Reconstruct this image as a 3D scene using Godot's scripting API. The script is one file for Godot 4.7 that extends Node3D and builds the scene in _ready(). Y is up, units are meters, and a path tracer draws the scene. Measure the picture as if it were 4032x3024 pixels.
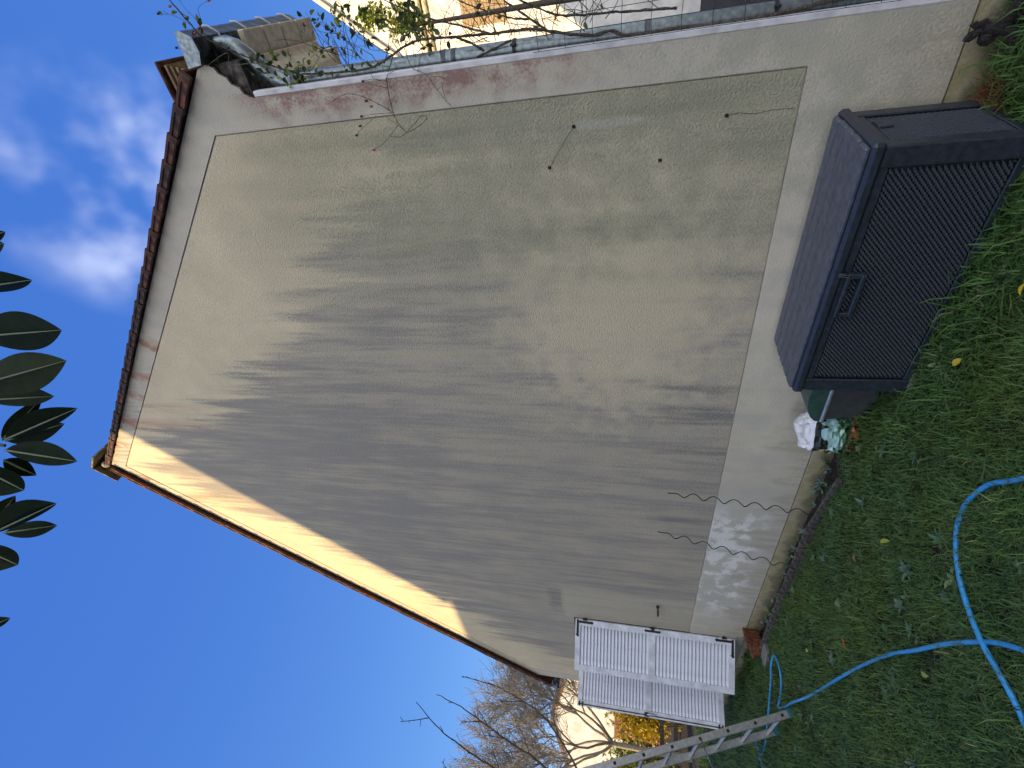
extends Node3D
# A rendered gable wall with its garden strip, seen with the camera on its side.

var rng := RandomNumberGenerator.new()
var M := {}
var TEX := {}
var taken := {}

# ---------------------------------------------------------------- mesh collector
class MB:
	var v := PackedVector3Array()
	var n := PackedVector3Array()
	var uv := PackedVector2Array()
	var c := PackedColorArray()
	var col := Color(1, 1, 1)

	func put(p: Vector3, nn: Vector3, t: Vector2) -> void:
		v.append(p); n.append(nn); uv.append(t); c.append(col)

	func tri(a: Vector3, b: Vector3, d: Vector3, na: Vector3, nb: Vector3, nd: Vector3, ta := Vector2.ZERO, tb := Vector2.ZERO, td := Vector2.ZERO) -> void:
		if (b - a).cross(d - a).dot(na + nb + nd) > 0.0:
			put(a, na, ta); put(d, nd, td); put(b, nb, tb)
		else:
			put(a, na, ta); put(b, nb, tb); put(d, nd, td)

	# flat convex polygon whose normal points away from "inside"
	func poly(p: Array, inside: Vector3) -> void:
		var nn: Vector3 = (p[1] - p[0]).cross(p[2] - p[0])
		if nn.length() < 1e-12 and p.size() > 3:
			nn = (p[2] - p[0]).cross(p[3] - p[0])
		nn = nn.normalized()
		var m := Vector3.ZERO
		for q in p:
			m += q
		m /= p.size()
		if nn.dot(m - inside) < 0.0:
			nn = -nn
		for i in range(1, p.size() - 1):
			tri(p[0], p[i], p[i + 1], nn, nn, nn)

	# box with chamfered edges
	func box(at: Vector3, size: Vector3, ch := 0.0, b := Basis()) -> void:
		var h := size * 0.5
		if ch <= 0.0:
			for ax in 3:
				for s in [-1.0, 1.0]:
					var q := []
					for k in [[-1, -1], [1, -1], [1, 1], [-1, 1]]:
						var p := Vector3.ZERO
						p[ax] = s * h[ax]; p[(ax + 1) % 3] = k[0] * h[(ax + 1) % 3]; p[(ax + 2) % 3] = k[1] * h[(ax + 2) % 3]
						q.append(at + b * p)
					poly(q, at)
			return
		for ax in 3:
			for s in [-1.0, 1.0]:
				var q := []
				for k in [[-1, -1], [1, -1], [1, 1], [-1, 1]]:
					var p := Vector3.ZERO
					p[ax] = s * h[ax]; p[(ax + 1) % 3] = k[0] * (h[(ax + 1) % 3] - ch); p[(ax + 2) % 3] = k[1] * (h[(ax + 2) % 3] - ch)
					q.append(at + b * p)
				poly(q, at)
			# edges along ax
			for s in [-1.0, 1.0]:
				for t in [-1.0, 1.0]:
					var q := []
					for k in [[-1, 0], [1, 0], [1, 1], [-1, 1]]:
						var p := Vector3.ZERO
						p[ax] = k[0] * (h[ax] - ch)
						p[(ax + 1) % 3] = s * (h[(ax + 1) % 3] - (ch if k[1] == 1 else 0.0))
						p[(ax + 2) % 3] = t * (h[(ax + 2) % 3] - (0.0 if k[1] == 1 else ch))
						q.append(at + b * p)
					poly(q, at)
		for sx in [-1.0, 1.0]:
			for sy in [-1.0, 1.0]:
				for sz in [-1.0, 1.0]:
					poly([at + b * Vector3(sx * h.x, sy * (h.y - ch), sz * (h.z - ch)), at + b * Vector3(sx * (h.x - ch), sy * h.y, sz * (h.z - ch)), at + b * Vector3(sx * (h.x - ch), sy * (h.y - ch), sz * h.z)], at)

	# round tube through points
	func tube(p: Array, r: Array, sides := 6, caps := true) -> void:
		var k := p.size()
		var rings := []
		var side := Vector3.ZERO
		for i in k:
			var d: Vector3 = (p[mini(i + 1, k - 1)] - p[maxi(i - 1, 0)]).normalized()
			if side == Vector3.ZERO:
				side = d.cross(Vector3.UP if absf(d.y) < 0.9 else Vector3.RIGHT).normalized()
			side = (side - d * side.dot(d)).normalized()
			var up := d.cross(side)
			var ring := []
			for j in sides:
				var a := TAU * j / sides
				ring.append(side * cos(a) + up * sin(a))
			rings.append(ring)
		for i in k - 1:
			for j in sides:
				var j2 := (j + 1) % sides
				var a: Vector3 = p[i] + rings[i][j] * r[i]
				var b: Vector3 = p[i] + rings[i][j2] * r[i]
				var e: Vector3 = p[i + 1] + rings[i + 1][j] * r[i + 1]
				var f: Vector3 = p[i + 1] + rings[i + 1][j2] * r[i + 1]
				tri(a, b, f, rings[i][j], rings[i][j2], rings[i + 1][j2])
				tri(a, f, e, rings[i][j], rings[i + 1][j2], rings[i + 1][j])
		if caps:
			for w in [0, k - 1]:
				if r[w] < 0.002:
					continue
				var ring := []
				for j in sides:
					ring.append(p[w] + rings[w][j] * r[w])
				poly(ring, p[1] if w == 0 else p[k - 2])

	# prism of a polygon in the xy plane between two depths; uv from the wall's own metres
	func prism(p: PackedVector2Array, z0: float, z1: float, umap := Rect2(0, 0, 1, 1)) -> void:
		var t := Geometry2D.triangulate_polygon(p)
		for i in range(0, t.size(), 3):
			for z in [z0, z1]:
				var nn := Vector3(0, 0, 1 if z == maxf(z0, z1) else -1)
				var q := []
				for j in 3:
					q.append(p[t[i + j]])
				tri(Vector3(q[0].x, q[0].y, z), Vector3(q[1].x, q[1].y, z), Vector3(q[2].x, q[2].y, z), nn, nn, nn, wuv(q[0], umap), wuv(q[1], umap), wuv(q[2], umap))
		var cw := Geometry2D.is_polygon_clockwise(p)
		for i in p.size():
			var a := p[i]
			var b := p[(i + 1) % p.size()]
			var d := b - a
			var nn := Vector3(d.y, -d.x, 0).normalized()
			if cw:
				nn = -nn
			tri(Vector3(a.x, a.y, z0), Vector3(b.x, b.y, z0), Vector3(b.x, b.y, z1), nn, nn, nn, wuv(a, umap), wuv(b, umap), wuv(b, umap))
			tri(Vector3(a.x, a.y, z0), Vector3(b.x, b.y, z1), Vector3(a.x, a.y, z1), nn, nn, nn, wuv(a, umap), wuv(b, umap), wuv(a, umap))

	func wuv(q: Vector2, m: Rect2) -> Vector2:
		return Vector2((q.x - m.position.x) / m.size.x, 1.0 - (q.y - m.position.y) / m.size.y)

	# surface turned round the y axis: profile of (radius, height)
	func lathe(at: Vector3, prof: Array, sides := 16) -> void:
		for i in prof.size() - 1:
			for j in sides:
				var a0 := TAU * j / sides
				var a1 := TAU * (j + 1) / sides
				var d := Vector2(prof[i + 1].x - prof[i].x, prof[i + 1].y - prof[i].y)
				var s := Vector2(d.y, -d.x).normalized()
				var n0 := Vector3(cos(a0) * s.x, s.y, sin(a0) * s.x)
				var n1 := Vector3(cos(a1) * s.x, s.y, sin(a1) * s.x)
				var p00: Vector3 = at + Vector3(cos(a0) * prof[i].x, prof[i].y, sin(a0) * prof[i].x)
				var p01: Vector3 = at + Vector3(cos(a1) * prof[i].x, prof[i].y, sin(a1) * prof[i].x)
				var p10: Vector3 = at + Vector3(cos(a0) * prof[i + 1].x, prof[i + 1].y, sin(a0) * prof[i + 1].x)
				var p11: Vector3 = at + Vector3(cos(a1) * prof[i + 1].x, prof[i + 1].y, sin(a1) * prof[i + 1].x)
				tri(p00, p01, p11, n0, n1, n1)
				tri(p00, p11, p10, n0, n1, n0)

	# leaf blade from base to tip, bent and folded along its rib
	func leaf(b: Vector3, t: Vector3, w: float, up: Vector3, bend := 0.08, fold := 0.25, seg := 6, shape := 0.8) -> void:
		var d := t - b
		var l := d.length()
		d = d.normalized()
		var s := d.cross(up).normalized()
		var u := s.cross(d)
		var last := []
		for i in seg + 1:
			var f := float(i) / seg
			var wid := w * 0.5 * pow(sin(PI * pow(f, 0.80)), shape) if i > 0 and i < seg else 0.0
			var mid := b + d * l * f + u * (sin(PI * f) * bend * l)
			var ed := u * wid * fold
			var row := [mid - s * wid + ed, mid, mid + s * wid + ed]
			if i > 0:
				var nl := (u + s * fold).normalized()
				var nr := (u - s * fold).normalized()
				var f0 := float(i - 1) / seg
				tri(last[0], last[1], row[1], nl, nl, nl, Vector2(0, f0), Vector2(0.5, f0), Vector2(0.5, f))
				tri(last[0], row[1], row[0], nl, nl, nl, Vector2(0, f0), Vector2(0.5, f), Vector2(0, f))
				tri(last[1], last[2], row[2], nr, nr, nr, Vector2(0.5, f0), Vector2(1, f0), Vector2(1, f))
				tri(last[1], row[2], row[1], nr, nr, nr, Vector2(0.5, f0), Vector2(1, f), Vector2(0.5, f))
			last = row

	func done() -> ArrayMesh:
		var a := []
		a.resize(Mesh.ARRAY_MAX)
		a[Mesh.ARRAY_VERTEX] = v
		a[Mesh.ARRAY_NORMAL] = n
		a[Mesh.ARRAY_TEX_UV] = uv
		a[Mesh.ARRAY_COLOR] = c
		var m := ArrayMesh.new()
		m.add_surface_from_arrays(Mesh.PRIMITIVE_TRIANGLES, a)
		return m

# ---------------------------------------------------------------- nodes
func numbered(called: String, parent: Node) -> String:
	var key := str(parent.get_instance_id()) + called
	var k: int = taken.get(key, 0)
	taken[key] = k + 1
	return called if k == 0 else "%s_%03d" % [called, k]

func obj(called: String, shape, m: Material, parent: Node = self) -> MeshInstance3D:
	var o := MeshInstance3D.new()
	o.name = numbered(called, parent)
	o.mesh = shape.done() if shape is MB else shape
	o.material_override = m
	parent.add_child(o, true)
	return o

func thing(called: String, label: String, category: String, at := Vector3.ZERO, group := "") -> Node3D:
	var o := Node3D.new()
	o.name = numbered(called, self)
	add_child(o, true)
	o.position = at
	tag(o, label, category, group)
	return o

func tag(o: Node, label: String, category: String, group := "", kind := "") -> Node:
	o.set_meta("label", label)
	o.set_meta("category", category)
	if group != "":
		o.set_meta("group", group)
	if kind != "":
		o.set_meta("kind", kind)
	return o

# ---------------------------------------------------------------- materials
func lin(r: float, g: float, b: float) -> Color:
	return Color(r, g, b).linear_to_srgb()

func noise_image(sz: int, freq: float, seed_: int, oct := 4, lo := 0.0, hi := 1.0, type := FastNoiseLite.TYPE_SIMPLEX_SMOOTH) -> Image:
	var f := FastNoiseLite.new()
	f.seed = seed_
	f.noise_type = type
	f.frequency = freq
	f.fractal_octaves = oct
	var im := f.get_seamless_image(sz, sz, false, false, 0.15, true)
	im.convert(Image.FORMAT_L8)
	if lo != 0.0 or hi != 1.0:
		var d := im.get_data()
		for i in d.size():
			d[i] = int(clampf(255.0 * (lo + (hi - lo) * d[i] / 255.0), 0, 255))
		im = Image.create_from_data(sz, sz, false, Image.FORMAT_L8, d)
	return im

func tex(im: Image) -> ImageTexture:
	im.generate_mipmaps()
	return ImageTexture.create_from_image(im)

func mat(c: Color, rough := 0.8, tone := "", size := 1.0, bump := "", depth := 0.0, metal := 0.0) -> StandardMaterial3D:
	var m := StandardMaterial3D.new()
	m.albedo_color = c
	m.roughness = rough
	m.metallic = metal
	m.cull_mode = BaseMaterial3D.CULL_DISABLED
	if tone != "" or bump != "":
		m.uv1_triplanar = true
		m.uv1_scale = Vector3.ONE * size
	if tone != "":
		m.albedo_texture = TEX[tone]
	if bump != "":
		m.heightmap_enabled = true
		m.heightmap_texture = TEX[bump]
		m.heightmap_scale = depth
	return m

func make_materials() -> void:
	TEX.mottle = tex(noise_image(256, 0.02, 3, 5, 0.62, 1.0))
	TEX.blotch = tex(noise_image(256, 0.012, 8, 5, 0.3, 1.0))
	TEX.grain = tex(noise_image(256, 0.12, 5, 3, 0.0, 1.0))
	TEX.soft = tex(noise_image(256, 0.015, 12, 3, 0.82, 1.0))
	TEX.lumps = tex(noise_image(256, 0.03, 21, 4, 0.0, 1.0))
	# wood grain lines, long in one direction
	var wg := noise_image(256, 0.05, 31, 4)
	wg.resize(256, 16, Image.INTERPOLATE_BILINEAR)
	wg.resize(256, 256, Image.INTERPOLATE_CUBIC)
	TEX.wood = tex(wg)
	M.tile_a = mat(lin(0.20, 0.078, 0.05), 0.85, "blotch", 3.0, "grain", 0.15)
	M.tile_b = mat(lin(0.26, 0.10, 0.058), 0.85, "blotch", 3.4, "grain", 0.15)
	M.tile_c = mat(lin(0.14, 0.07, 0.055), 0.85, "blotch", 2.7, "grain", 0.15)
	M.ridge = mat(lin(0.27, 0.24, 0.13), 0.9, "blotch", 4.0, "grain", 0.2)
	M.mortar = mat(lin(0.5, 0.47, 0.38), 0.95, "mottle", 6.0, "lumps", 0.5)
	M.zinc = mat(lin(0.34, 0.40, 0.42), 0.36, "mottle", 5.0, "", 0.0, 0.75)
	M.zinc_dull = mat(lin(0.24, 0.27, 0.30), 0.5, "blotch", 4.0, "", 0.0, 0.6)
	M.white_paint = mat(lin(0.72, 0.72, 0.74), 0.6, "soft", 2.0)
	M.cream = mat(lin(0.84, 0.72, 0.51), 0.85, "soft", 2.5, "grain", 0.05)
	M.soffit = mat(lin(0.80, 0.70, 0.52), 0.85, "soft", 4.0, "grain", 0.05)
	M.render_plain = mat(lin(0.58, 0.51, 0.40), 0.95, "soft", 0.6, "grain", 0.15)
	M.shutter = mat(lin(0.76, 0.80, 0.90), 0.38, "soft", 1.5)
	M.iron = mat(lin(0.012, 0.012, 0.014), 0.5)
	M.steel = mat(lin(0.6, 0.6, 0.62), 0.3, "", 1.0, "", 0.0, 0.9)
	M.alu = mat(lin(0.56, 0.57, 0.58), 0.42, "soft", 6.0, "", 0.0, 0.7)
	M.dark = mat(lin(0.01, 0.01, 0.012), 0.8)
	M.pane = mat(lin(0.03, 0.04, 0.05), 0.08)
	M.plastic_lid = mat(lin(0.108, 0.120, 0.148), 0.40, "mottle", 3.0, "wood", 0.05)
	M.plastic = mat(lin(0.034, 0.043, 0.060), 0.42, "mottle", 4.0, "wood", 0.05)
	M.weave = mat(lin(0.050, 0.057, 0.072), 0.36)
	M.hose = mat(lin(0.035, 0.32, 0.70), 0.42, "soft", 5.0)
	M.teal = mat(lin(0.02, 0.13, 0.17), 0.55)
	M.orange = mat(lin(0.75, 0.10, 0.03), 0.5)
	M.terracotta = mat(lin(0.36, 0.115, 0.06), 0.85, "blotch", 6.0, "grain", 0.1)
	M.board = mat(lin(0.17, 0.15, 0.13), 0.9, "blotch", 5.0, "wood", 0.2)
	M.brick_grey = mat(lin(0.3, 0.3, 0.27), 0.95, "mottle", 9.0, "grain", 0.2)
	M.bark_dark = mat(lin(0.05, 0.04, 0.035), 0.95, "blotch", 9.0, "lumps", 1.2)
	M.fibre = mat(lin(0.14, 0.05, 0.02), 0.95)
	M.stem = mat(lin(0.17, 0.14, 0.105), 0.9, "blotch", 14.0, "lumps", 0.3)
	M.stem_green = mat(lin(0.13, 0.16, 0.06), 0.7, "mottle", 14.0)
	M.twig_dark = mat(lin(0.05, 0.035, 0.03), 0.85)
	M.bark = mat(lin(0.54, 0.47, 0.34), 0.95, "mottle", 2.0, "lumps", 1.0)
	M.bark_near = mat(lin(0.15, 0.12, 0.085), 0.95, "mottle", 3.0, "lumps", 0.6)
	M.hip = mat(lin(0.42, 0.06, 0.03), 0.45)
	M.hip_dry = mat(lin(0.05, 0.03, 0.02), 0.8)
	for k in [["rose_leaf", 0.075, 0.12, 0.035], ["laurel", 0.012, 0.024, 0.012], ["laurel_pale", 0.030, 0.045, 0.022], ["weed", 0.075, 0.15, 0.055], ["weed_blue", 0.11, 0.18, 0.13], ["weed_pale", 0.20, 0.28, 0.11], ["yellow_leaf", 0.62, 0.48, 0.04], ["lime_leaf", 0.32, 0.38, 0.05], ["dead_leaf", 0.22, 0.11, 0.05]]:
		var m := mat(lin(k[1], k[2], k[3]), 0.5, "soft", 9.0)
		m.backlight_enabled = true
		m.backlight = lin(k[1] * 0.6, k[2] * 0.7, k[3] * 0.4)
		if String(k[0]).begins_with("laurel"):
			m.metallic_specular = 0.15
			m.roughness = 0.6
		M[k[0]] = m
	var g := mat(Color(1, 1, 1), 0.6)
	g.vertex_color_use_as_albedo = true
	g.backlight_enabled = true
	g.backlight = lin(0.03, 0.06, 0.012)
	M.grass = g
	M.soil = mat(lin(0.055, 0.042, 0.028), 1.0, "blotch", 2.2, "lumps", 2.5)
	M.wire = mat(lin(0.03, 0.04, 0.04), 0.6)
	M.white_wall = mat(lin(0.80, 0.77, 0.70), 0.9, "soft", 0.4)
	M.cream_wall = mat(lin(0.90, 0.86, 0.76), 0.9, "soft", 0.4)
	M.orange_wall = mat(lin(0.52, 0.21, 0.11), 0.9, "mottle", 0.6)
	M.roof_far = mat(lin(0.38, 0.17, 0.10), 0.9, "blotch", 0.7)
	M.roof_pale = mat(lin(0.72, 0.69, 0.62), 0.9, "soft", 0.7)
	M.roof_grey = mat(lin(0.25, 0.25, 0.25), 0.9, "mottle", 0.7)
	M.wood_tan = mat(lin(0.55, 0.40, 0.22), 0.8, "mottle", 2.0)
	M.pale_stick = mat(lin(0.6, 0.57, 0.5), 0.8, "mottle", 6.0)
	M.bin = mat(lin(0.06, 0.065, 0.07), 0.45, "soft", 3.0)
	M.bounce_pale = mat(lin(0.46, 0.43, 0.37), 0.95, "mottle", 0.8)  # pale tone of the added slab that bounces light
	M.vein = mat(lin(0.13, 0.16, 0.07), 0.6)
	M.bin_lid = mat(lin(0.035, 0.085, 0.07), 0.45, "soft", 3.0)

# ---------------------------------------------------------------- sky
func make_sky() -> ImageTexture:
	var w := 1536
	var h := 768
	var d := PackedFloat32Array()
	d.resize(w * h * 3)
	var f := FastNoiseLite.new()
	f.seed = 11
	f.frequency = 1.0
	f.fractal_octaves = 6
	f.fractal_gain = 0.55
	var g := FastNoiseLite.new()
	g.seed = 4
	g.frequency = 1.4
	g.fractal_octaves = 4
	var sun := SUN.normalized()
	var bank := Vector3(-0.165, 0.745, -0.645).normalized()
	var gap := Vector3(-0.66, 0.62, -0.42).normalized()
	var gap2 := Vector3(-0.10, 0.62, -0.75).normalized()
	for y in h:
		var el := PI * (0.5 - (y + 0.5) / h)
		var sy := sin(el)
		var cy := cos(el)
		for x in w:
			var i := (y * w + x) * 3
			if sy < -0.02:
				d[i] = 0.25; d[i + 1] = 0.27; d[i + 2] = 0.26
				continue
			var az := TAU * (x + 0.5) / w
			var p := Vector3(sin(az) * cy, sy, -cos(az) * cy)
			var s := maxf(sy, 0.0)
			var t := pow(1.0 - s, 2.6)
			var c := SKY_TOP.lerp(SKY_LOW, t)
			c = c.lerp(SKY_EDGE, pow(1.0 - s, 14.0))
			# brighter air round the low sun
			var a := p.dot(sun)
			c += Vector3(1.0, 0.86, 0.62) * (0.55 * pow(maxf(a, 0.0), 14.0) + 2.2 * pow(maxf(a, 0.0), 120.0))
			# drifting cloud, thin in the clear stretch above the gable
			var q := Vector3(p.x / (s + 0.35), 0.0, p.z / (s + 0.35))
			var k := f.get_noise_3d(q.x * 0.9, 0.3 + sy, q.z * 0.9) + 0.35 * g.get_noise_3d(q.x * 4.0, 1.0, q.z * 4.0)
			var clear := maxf(smoothstep(0.40, 0.78, p.dot(gap)), smoothstep(0.40, 0.66, p.dot(gap2)))
			var cover := smoothstep(-0.12, 0.42, k + 0.30 - 1.45 * clear)
			var wisp := smoothstep(0.978, 0.999, p.dot(bank)) * smoothstep(-0.30, 0.45, k + 0.2 * f.get_noise_3d(p.x * 9.0, p.y * 9.0, p.z * 9.0))
			cover = clampf(cover + wisp * 0.5, 0.0, 1.0)
			if cover > 0.0:
				var lit := 0.9 + 0.35 * g.get_noise_3d(q.x * 2.0, 7.0, q.z * 2.0)
				c = c.lerp(Vector3(1.04, 1.03, 1.02) * CLOUD * lit, cover * 0.9)
			d[i] = c.x; d[i + 1] = c.y; d[i + 2] = c.z
	var im := Image.create_from_data(w, h, false, Image.FORMAT_RGBF, d.to_byte_array())
	return ImageTexture.create_from_image(im)

const SUN := Vector3(-0.5, 0.35, 1.0)
const SKY_TOP := Vector3(0.034, 0.110, 0.385)
const SKY_LOW := Vector3(0.165, 0.37, 0.68)
const SKY_EDGE := Vector3(0.52, 0.60, 0.68)
const CLOUD := 1.55
const EXPOSURE := 1.75

# ---------------------------------------------------------------- the gable wall's render
const WALL := Rect2(-9.3, -0.35, 9.0, 8.75)

func streak_bytes(w: int, h: int, sx: float, sy: float, seed_: int, freq := 0.06) -> PackedByteArray:
	var f := FastNoiseLite.new()
	f.seed = seed_
	f.frequency = freq
	f.fractal_octaves = 4
	var im := f.get_image(int(w * sx), int(h * sy), false, false, true)
	im.convert(Image.FORMAT_L8)
	im.resize(w, h, Image.INTERPOLATE_CUBIC)
	return im.get_data()

func wall_textures() -> void:
	var w := 1400
	var h := 1361
	var n_big := streak_bytes(w, h, 0.12, 0.12, 1)
	var n_mid := streak_bytes(w, h, 0.5, 0.5, 2)
	var n_fine := streak_bytes(w, h, 1.0, 1.0, 3, 0.33)
	var s_wide := streak_bytes(w, h, 0.45, 0.035, 4)
	var s_thin := streak_bytes(w, h, 1.7, 0.14, 5)
	var d := PackedByteArray()
	d.resize(w * h * 3)
	var drips := [[-2.62, 0.05, 0.45], [-2.86, 0.10, 0.40], [-2.97, 0.05, 0.50], [-3.32, 0.08, 0.45], [-4.35, 0.06, 0.40], [-4.62, 0.05, 0.3], [-6.17, 0.06, 0.40]]
	for j in h:
		var y := WALL.end.y - (j + 0.5) / h * WALL.size.y
		for i in w:
			var k := j * w + i
			var x := WALL.position.x + (i + 0.5) / w * WALL.size.x
			var nb := n_big[k] / 255.0 - 0.5
			var nm := n_mid[k] / 255.0 - 0.5
			var nf := n_fine[k] / 255.0 - 0.5
			var sw := s_wide[k] / 255.0 - 0.5
			var st := s_thin[k] / 255.0 - 0.5
			var ax := absf(x + 4.157)
			var top := 7.98 - 1.018 * ax
			var below := top - y
			var c: Vector3
			if x > -8.91 and x < -0.518 and y > 0.786 and below > 0.0:
				# main field: ochre render, weathered
				c = Vector3(0.615, 0.53, 0.365) * (1.0 + 0.16 * nb + 0.10 * nm + 0.34 * nf)
				# grey weathering that starts in tongues below the verge
				var start := 0.14 + 0.92 * smoothstep(0.4, 1.7, ax) * (0.80 if x < -4.157 else 1.0)
				var grime := smoothstep(0.0, 0.6, below - start + 1.25 * sw + 0.55 * st + 0.85 * nf)
				var veil := 0.47 + 0.30 * nb + 0.10 * nm + 0.12 * smoothstep(-2.0, -3.5, x + nb)
				var dark := clampf(0.95 * st + 1.0 * sw + 0.10 + 0.30 * smoothstep(3.0, 4.6, y + nb) * smoothstep(-1.8, -3.2, x) + 1.3 * nf, 0.0, 1.0) * 0.70
				var keep := 1.0 - 0.80 * smoothstep(-8.0, -8.6, x + 0.5 * sw)
				keep *= 1.0 - 0.75 * smoothstep(1.1, 0.2, Vector2((x + 1.95) * 0.8, y - 1.7).length() + 0.8 * nm)
				keep *= 1.0 - 0.35 * smoothstep(-2.2, -1.0, x)
				keep *= 1.0 - 0.45 * smoothstep(1.1, 0.4, below) * smoothstep(-4.4, -5.2, x)
				c = c.lerp(Vector3(0.228, 0.222, 0.210), clampf(grime * keep * (veil + dark), 0.0, 0.88))
				# algae towards the downpipe
				var alg := smoothstep(-2.3, -0.75, x + 0.5 * nb) * smoothstep(5.0, 3.2, y + nb) * (0.50 + 0.40 * nm + 0.5 * sw + 0.9 * nf)
				c = c.lerp(Vector3(0.20, 0.215, 0.13), clampf(alg, 0.0, 0.6))
				# brick-red runs from the verge
				for r in [[-3.33, 0.14, 0.9], [-3.05, 0.08, 0.7], [-4.75, 0.20, 0.9]]:
					var run: float = smoothstep(r[1], 0.0, absf(x - r[0] + 0.1 * st)) * smoothstep(r[2] * 1.5, 0.1, below)
					c = c.lerp(Vector3(0.42, 0.22, 0.14), clampf(run * (0.55 + st + 0.6 * nf), 0.0, 0.75))
				# drips above the base joint
				for r in drips:
					var dr: float = smoothstep(r[1], r[1] * 0.35, absf(x - r[0] + 0.04 * st)) * smoothstep(0.786 + r[2] * 1.7, 0.786 + r[2] * 1.2, y + 0.2 * nm)
					c = c.lerp(Vector3(0.16, 0.155, 0.145), clampf(dr * (0.40 + 0.9 * st + 0.8 * nf), 0.0, 0.6))
				# pale lime run below one of the hooks
				var run1 := smoothstep(0.035, 0.01, absf(x + 0.678 + 0.02 * st)) * smoothstep(1.50, 1.62, y) * smoothstep(1.94, 1.93, y)
				c = c.lerp(Vector3(0.52, 0.51, 0.47), clampf(run1 * (0.28 + 1.2 * nf), 0.0, 0.5))
				# patched render beside the door shutter
				if x < -6.0 and x > -6.79 and y < 2.42:
					c = c.lerp(Vector3(0.50, 0.455, 0.34) * (1.0 + 0.1 * nm + 0.25 * nf), smoothstep(-5.98, -6.10, x + 0.05 * nm) * smoothstep(2.44, 2.36, y + 0.05 * nm) * 0.55)
				else:
					var smut := smoothstep(0.22, 0.06, absf(x + 6.35 + 0.1 * nm) * 0.55) * smoothstep(0.14, 0.03, absf(y - 2.5 + 0.06 * nm))
					c = c.lerp(Vector3(0.19, 0.18, 0.17), clampf(smut * (0.6 + st + nf), 0.0, 0.7))
			else:
				# smooth grey-white bands and base
				c = Vector3(0.545, 0.50, 0.395) * (1.0 + 0.20 * nb + 0.12 * nm + 0.16 * nf)
				c = c.lerp(Vector3(0.36, 0.35, 0.32), clampf(0.14 + 0.9 * nm + 0.8 * sw + 0.4 * nf, 0.0, 0.45))
				c = c.lerp(Vector3(0.30, 0.28, 0.21), clampf(smoothstep(-1.8, -0.5, x + 0.3 * nm) * smoothstep(2.1, 0.9, y + 1.2 * nb) * (0.42 + nb + 0.8 * nm + nf), 0.0, 0.55))
				if y > 0.786:
					if x > -1.0:
						# dull red growth on the corner band
						var red := smoothstep(1.2, 2.6, y + 0.8 * nb) * smoothstep(4.15, 3.75, y + 0.3 * nm) * smoothstep(-0.52, -0.35, x + 0.12 * nm)
						c = c.lerp(Vector3(0.24, 0.12, 0.10), clampf(red * (0.70 + 1.2 * nm + 0.8 * st + 1.3 * nf), 0.0, 0.85))
					else:
						var spots := 0.0
						for r in [[-3.30, 0.14], [-2.62, 0.10], [-3.75, 0.09], [-2.9, 0.08], [-4.35, 0.10], [-2.2, 0.08]]:
							spots = maxf(spots, smoothstep(r[1], 0.0, absf(x - r[0] + 0.25 * (top + 0.1 - y) + 0.1 * nm)))
						c = c.lerp(Vector3(0.36, 0.15, 0.09), clampf(spots * (0.7 + 1.6 * nm + nf), 0.0, 0.8))
						var blk := smoothstep(1.9, 0.4, ax) * (0.25 + 1.5 * st + 0.6 * nf)
						c = c.lerp(Vector3(0.17, 0.17, 0.16), clampf(blk, 0.0, 0.6))
				elif y > 0.143:
					# lime bloom and soot on the base band
					var bloom := smoothstep(-6.4, -5.8, x) * smoothstep(-3.9, -4.4, x) * smoothstep(0.0, 0.12, nm + 0.4 * nb + 0.5 * nf + 0.02) * smoothstep(0.22, 0.40, y)
					c = c.lerp(Vector3(0.45, 0.44, 0.40), smoothstep(-6.5, -6.0, x) * smoothstep(-3.6, -4.2, x) * 0.6)
					c = c.lerp(Vector3(0.74, 0.73, 0.69), bloom * 0.85)
					var low := smoothstep(0.45, 0.15, y + 0.5 * sw + 0.25 * nm)
					c = c.lerp(Vector3(0.33, 0.30, 0.22), clampf(low * (0.6 + st + nf), 0.0, 0.7))
				else:
					# mossy foot
					c = c.lerp(Vector3(0.26, 0.225, 0.11), clampf(0.76 + 0.9 * nm + 0.6 * nf, 0.0, 0.95))
					var splash := smoothstep(0.10, 0.02, y + 0.16 * nm + 0.1 * sw + 0.08 * nf)
					c = c.lerp(Vector3(0.10, 0.09, 0.05), clampf(splash * (0.75 + nf), 0.0, 0.85))
			var o := Color(clampf(c.x, 0, 1), clampf(c.y, 0, 1), clampf(c.z, 0, 1)).linear_to_srgb()
			d[k * 3] = int(o.r * 255.0); d[k * 3 + 1] = int(o.g * 255.0); d[k * 3 + 2] = int(o.b * 255.0)
	TEX.wall = tex(Image.create_from_data(w, h, false, Image.FORMAT_RGB8, d))
	# rough-cast relief, a few millimetres
	var f := FastNoiseLite.new()
	f.seed = 77
	f.noise_type = FastNoiseLite.TYPE_SIMPLEX_SMOOTH
	f.frequency = 0.36
	f.fractal_octaves = 2
	var im := f.get_image(2048, 1990, false, false, true)
	im.convert(Image.FORMAT_L8)
	TEX.wall_relief = tex(im)
	M.wall = mat(Color(1, 1, 1), 0.95)
	M.wall.albedo_texture = TEX.wall
	M.wall.heightmap_enabled = true
	M.wall.heightmap_texture = TEX.wall_relief
	M.wall.heightmap_scale = 0.7
	M.band = M.wall.duplicate()
	M.band.heightmap_scale = 0.35

func roofline(x: float) -> float:
	return 8.2 - (1.005 * (x + 4.137) if x > -4.137 else 1.038 * (-4.137 - x))

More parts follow.
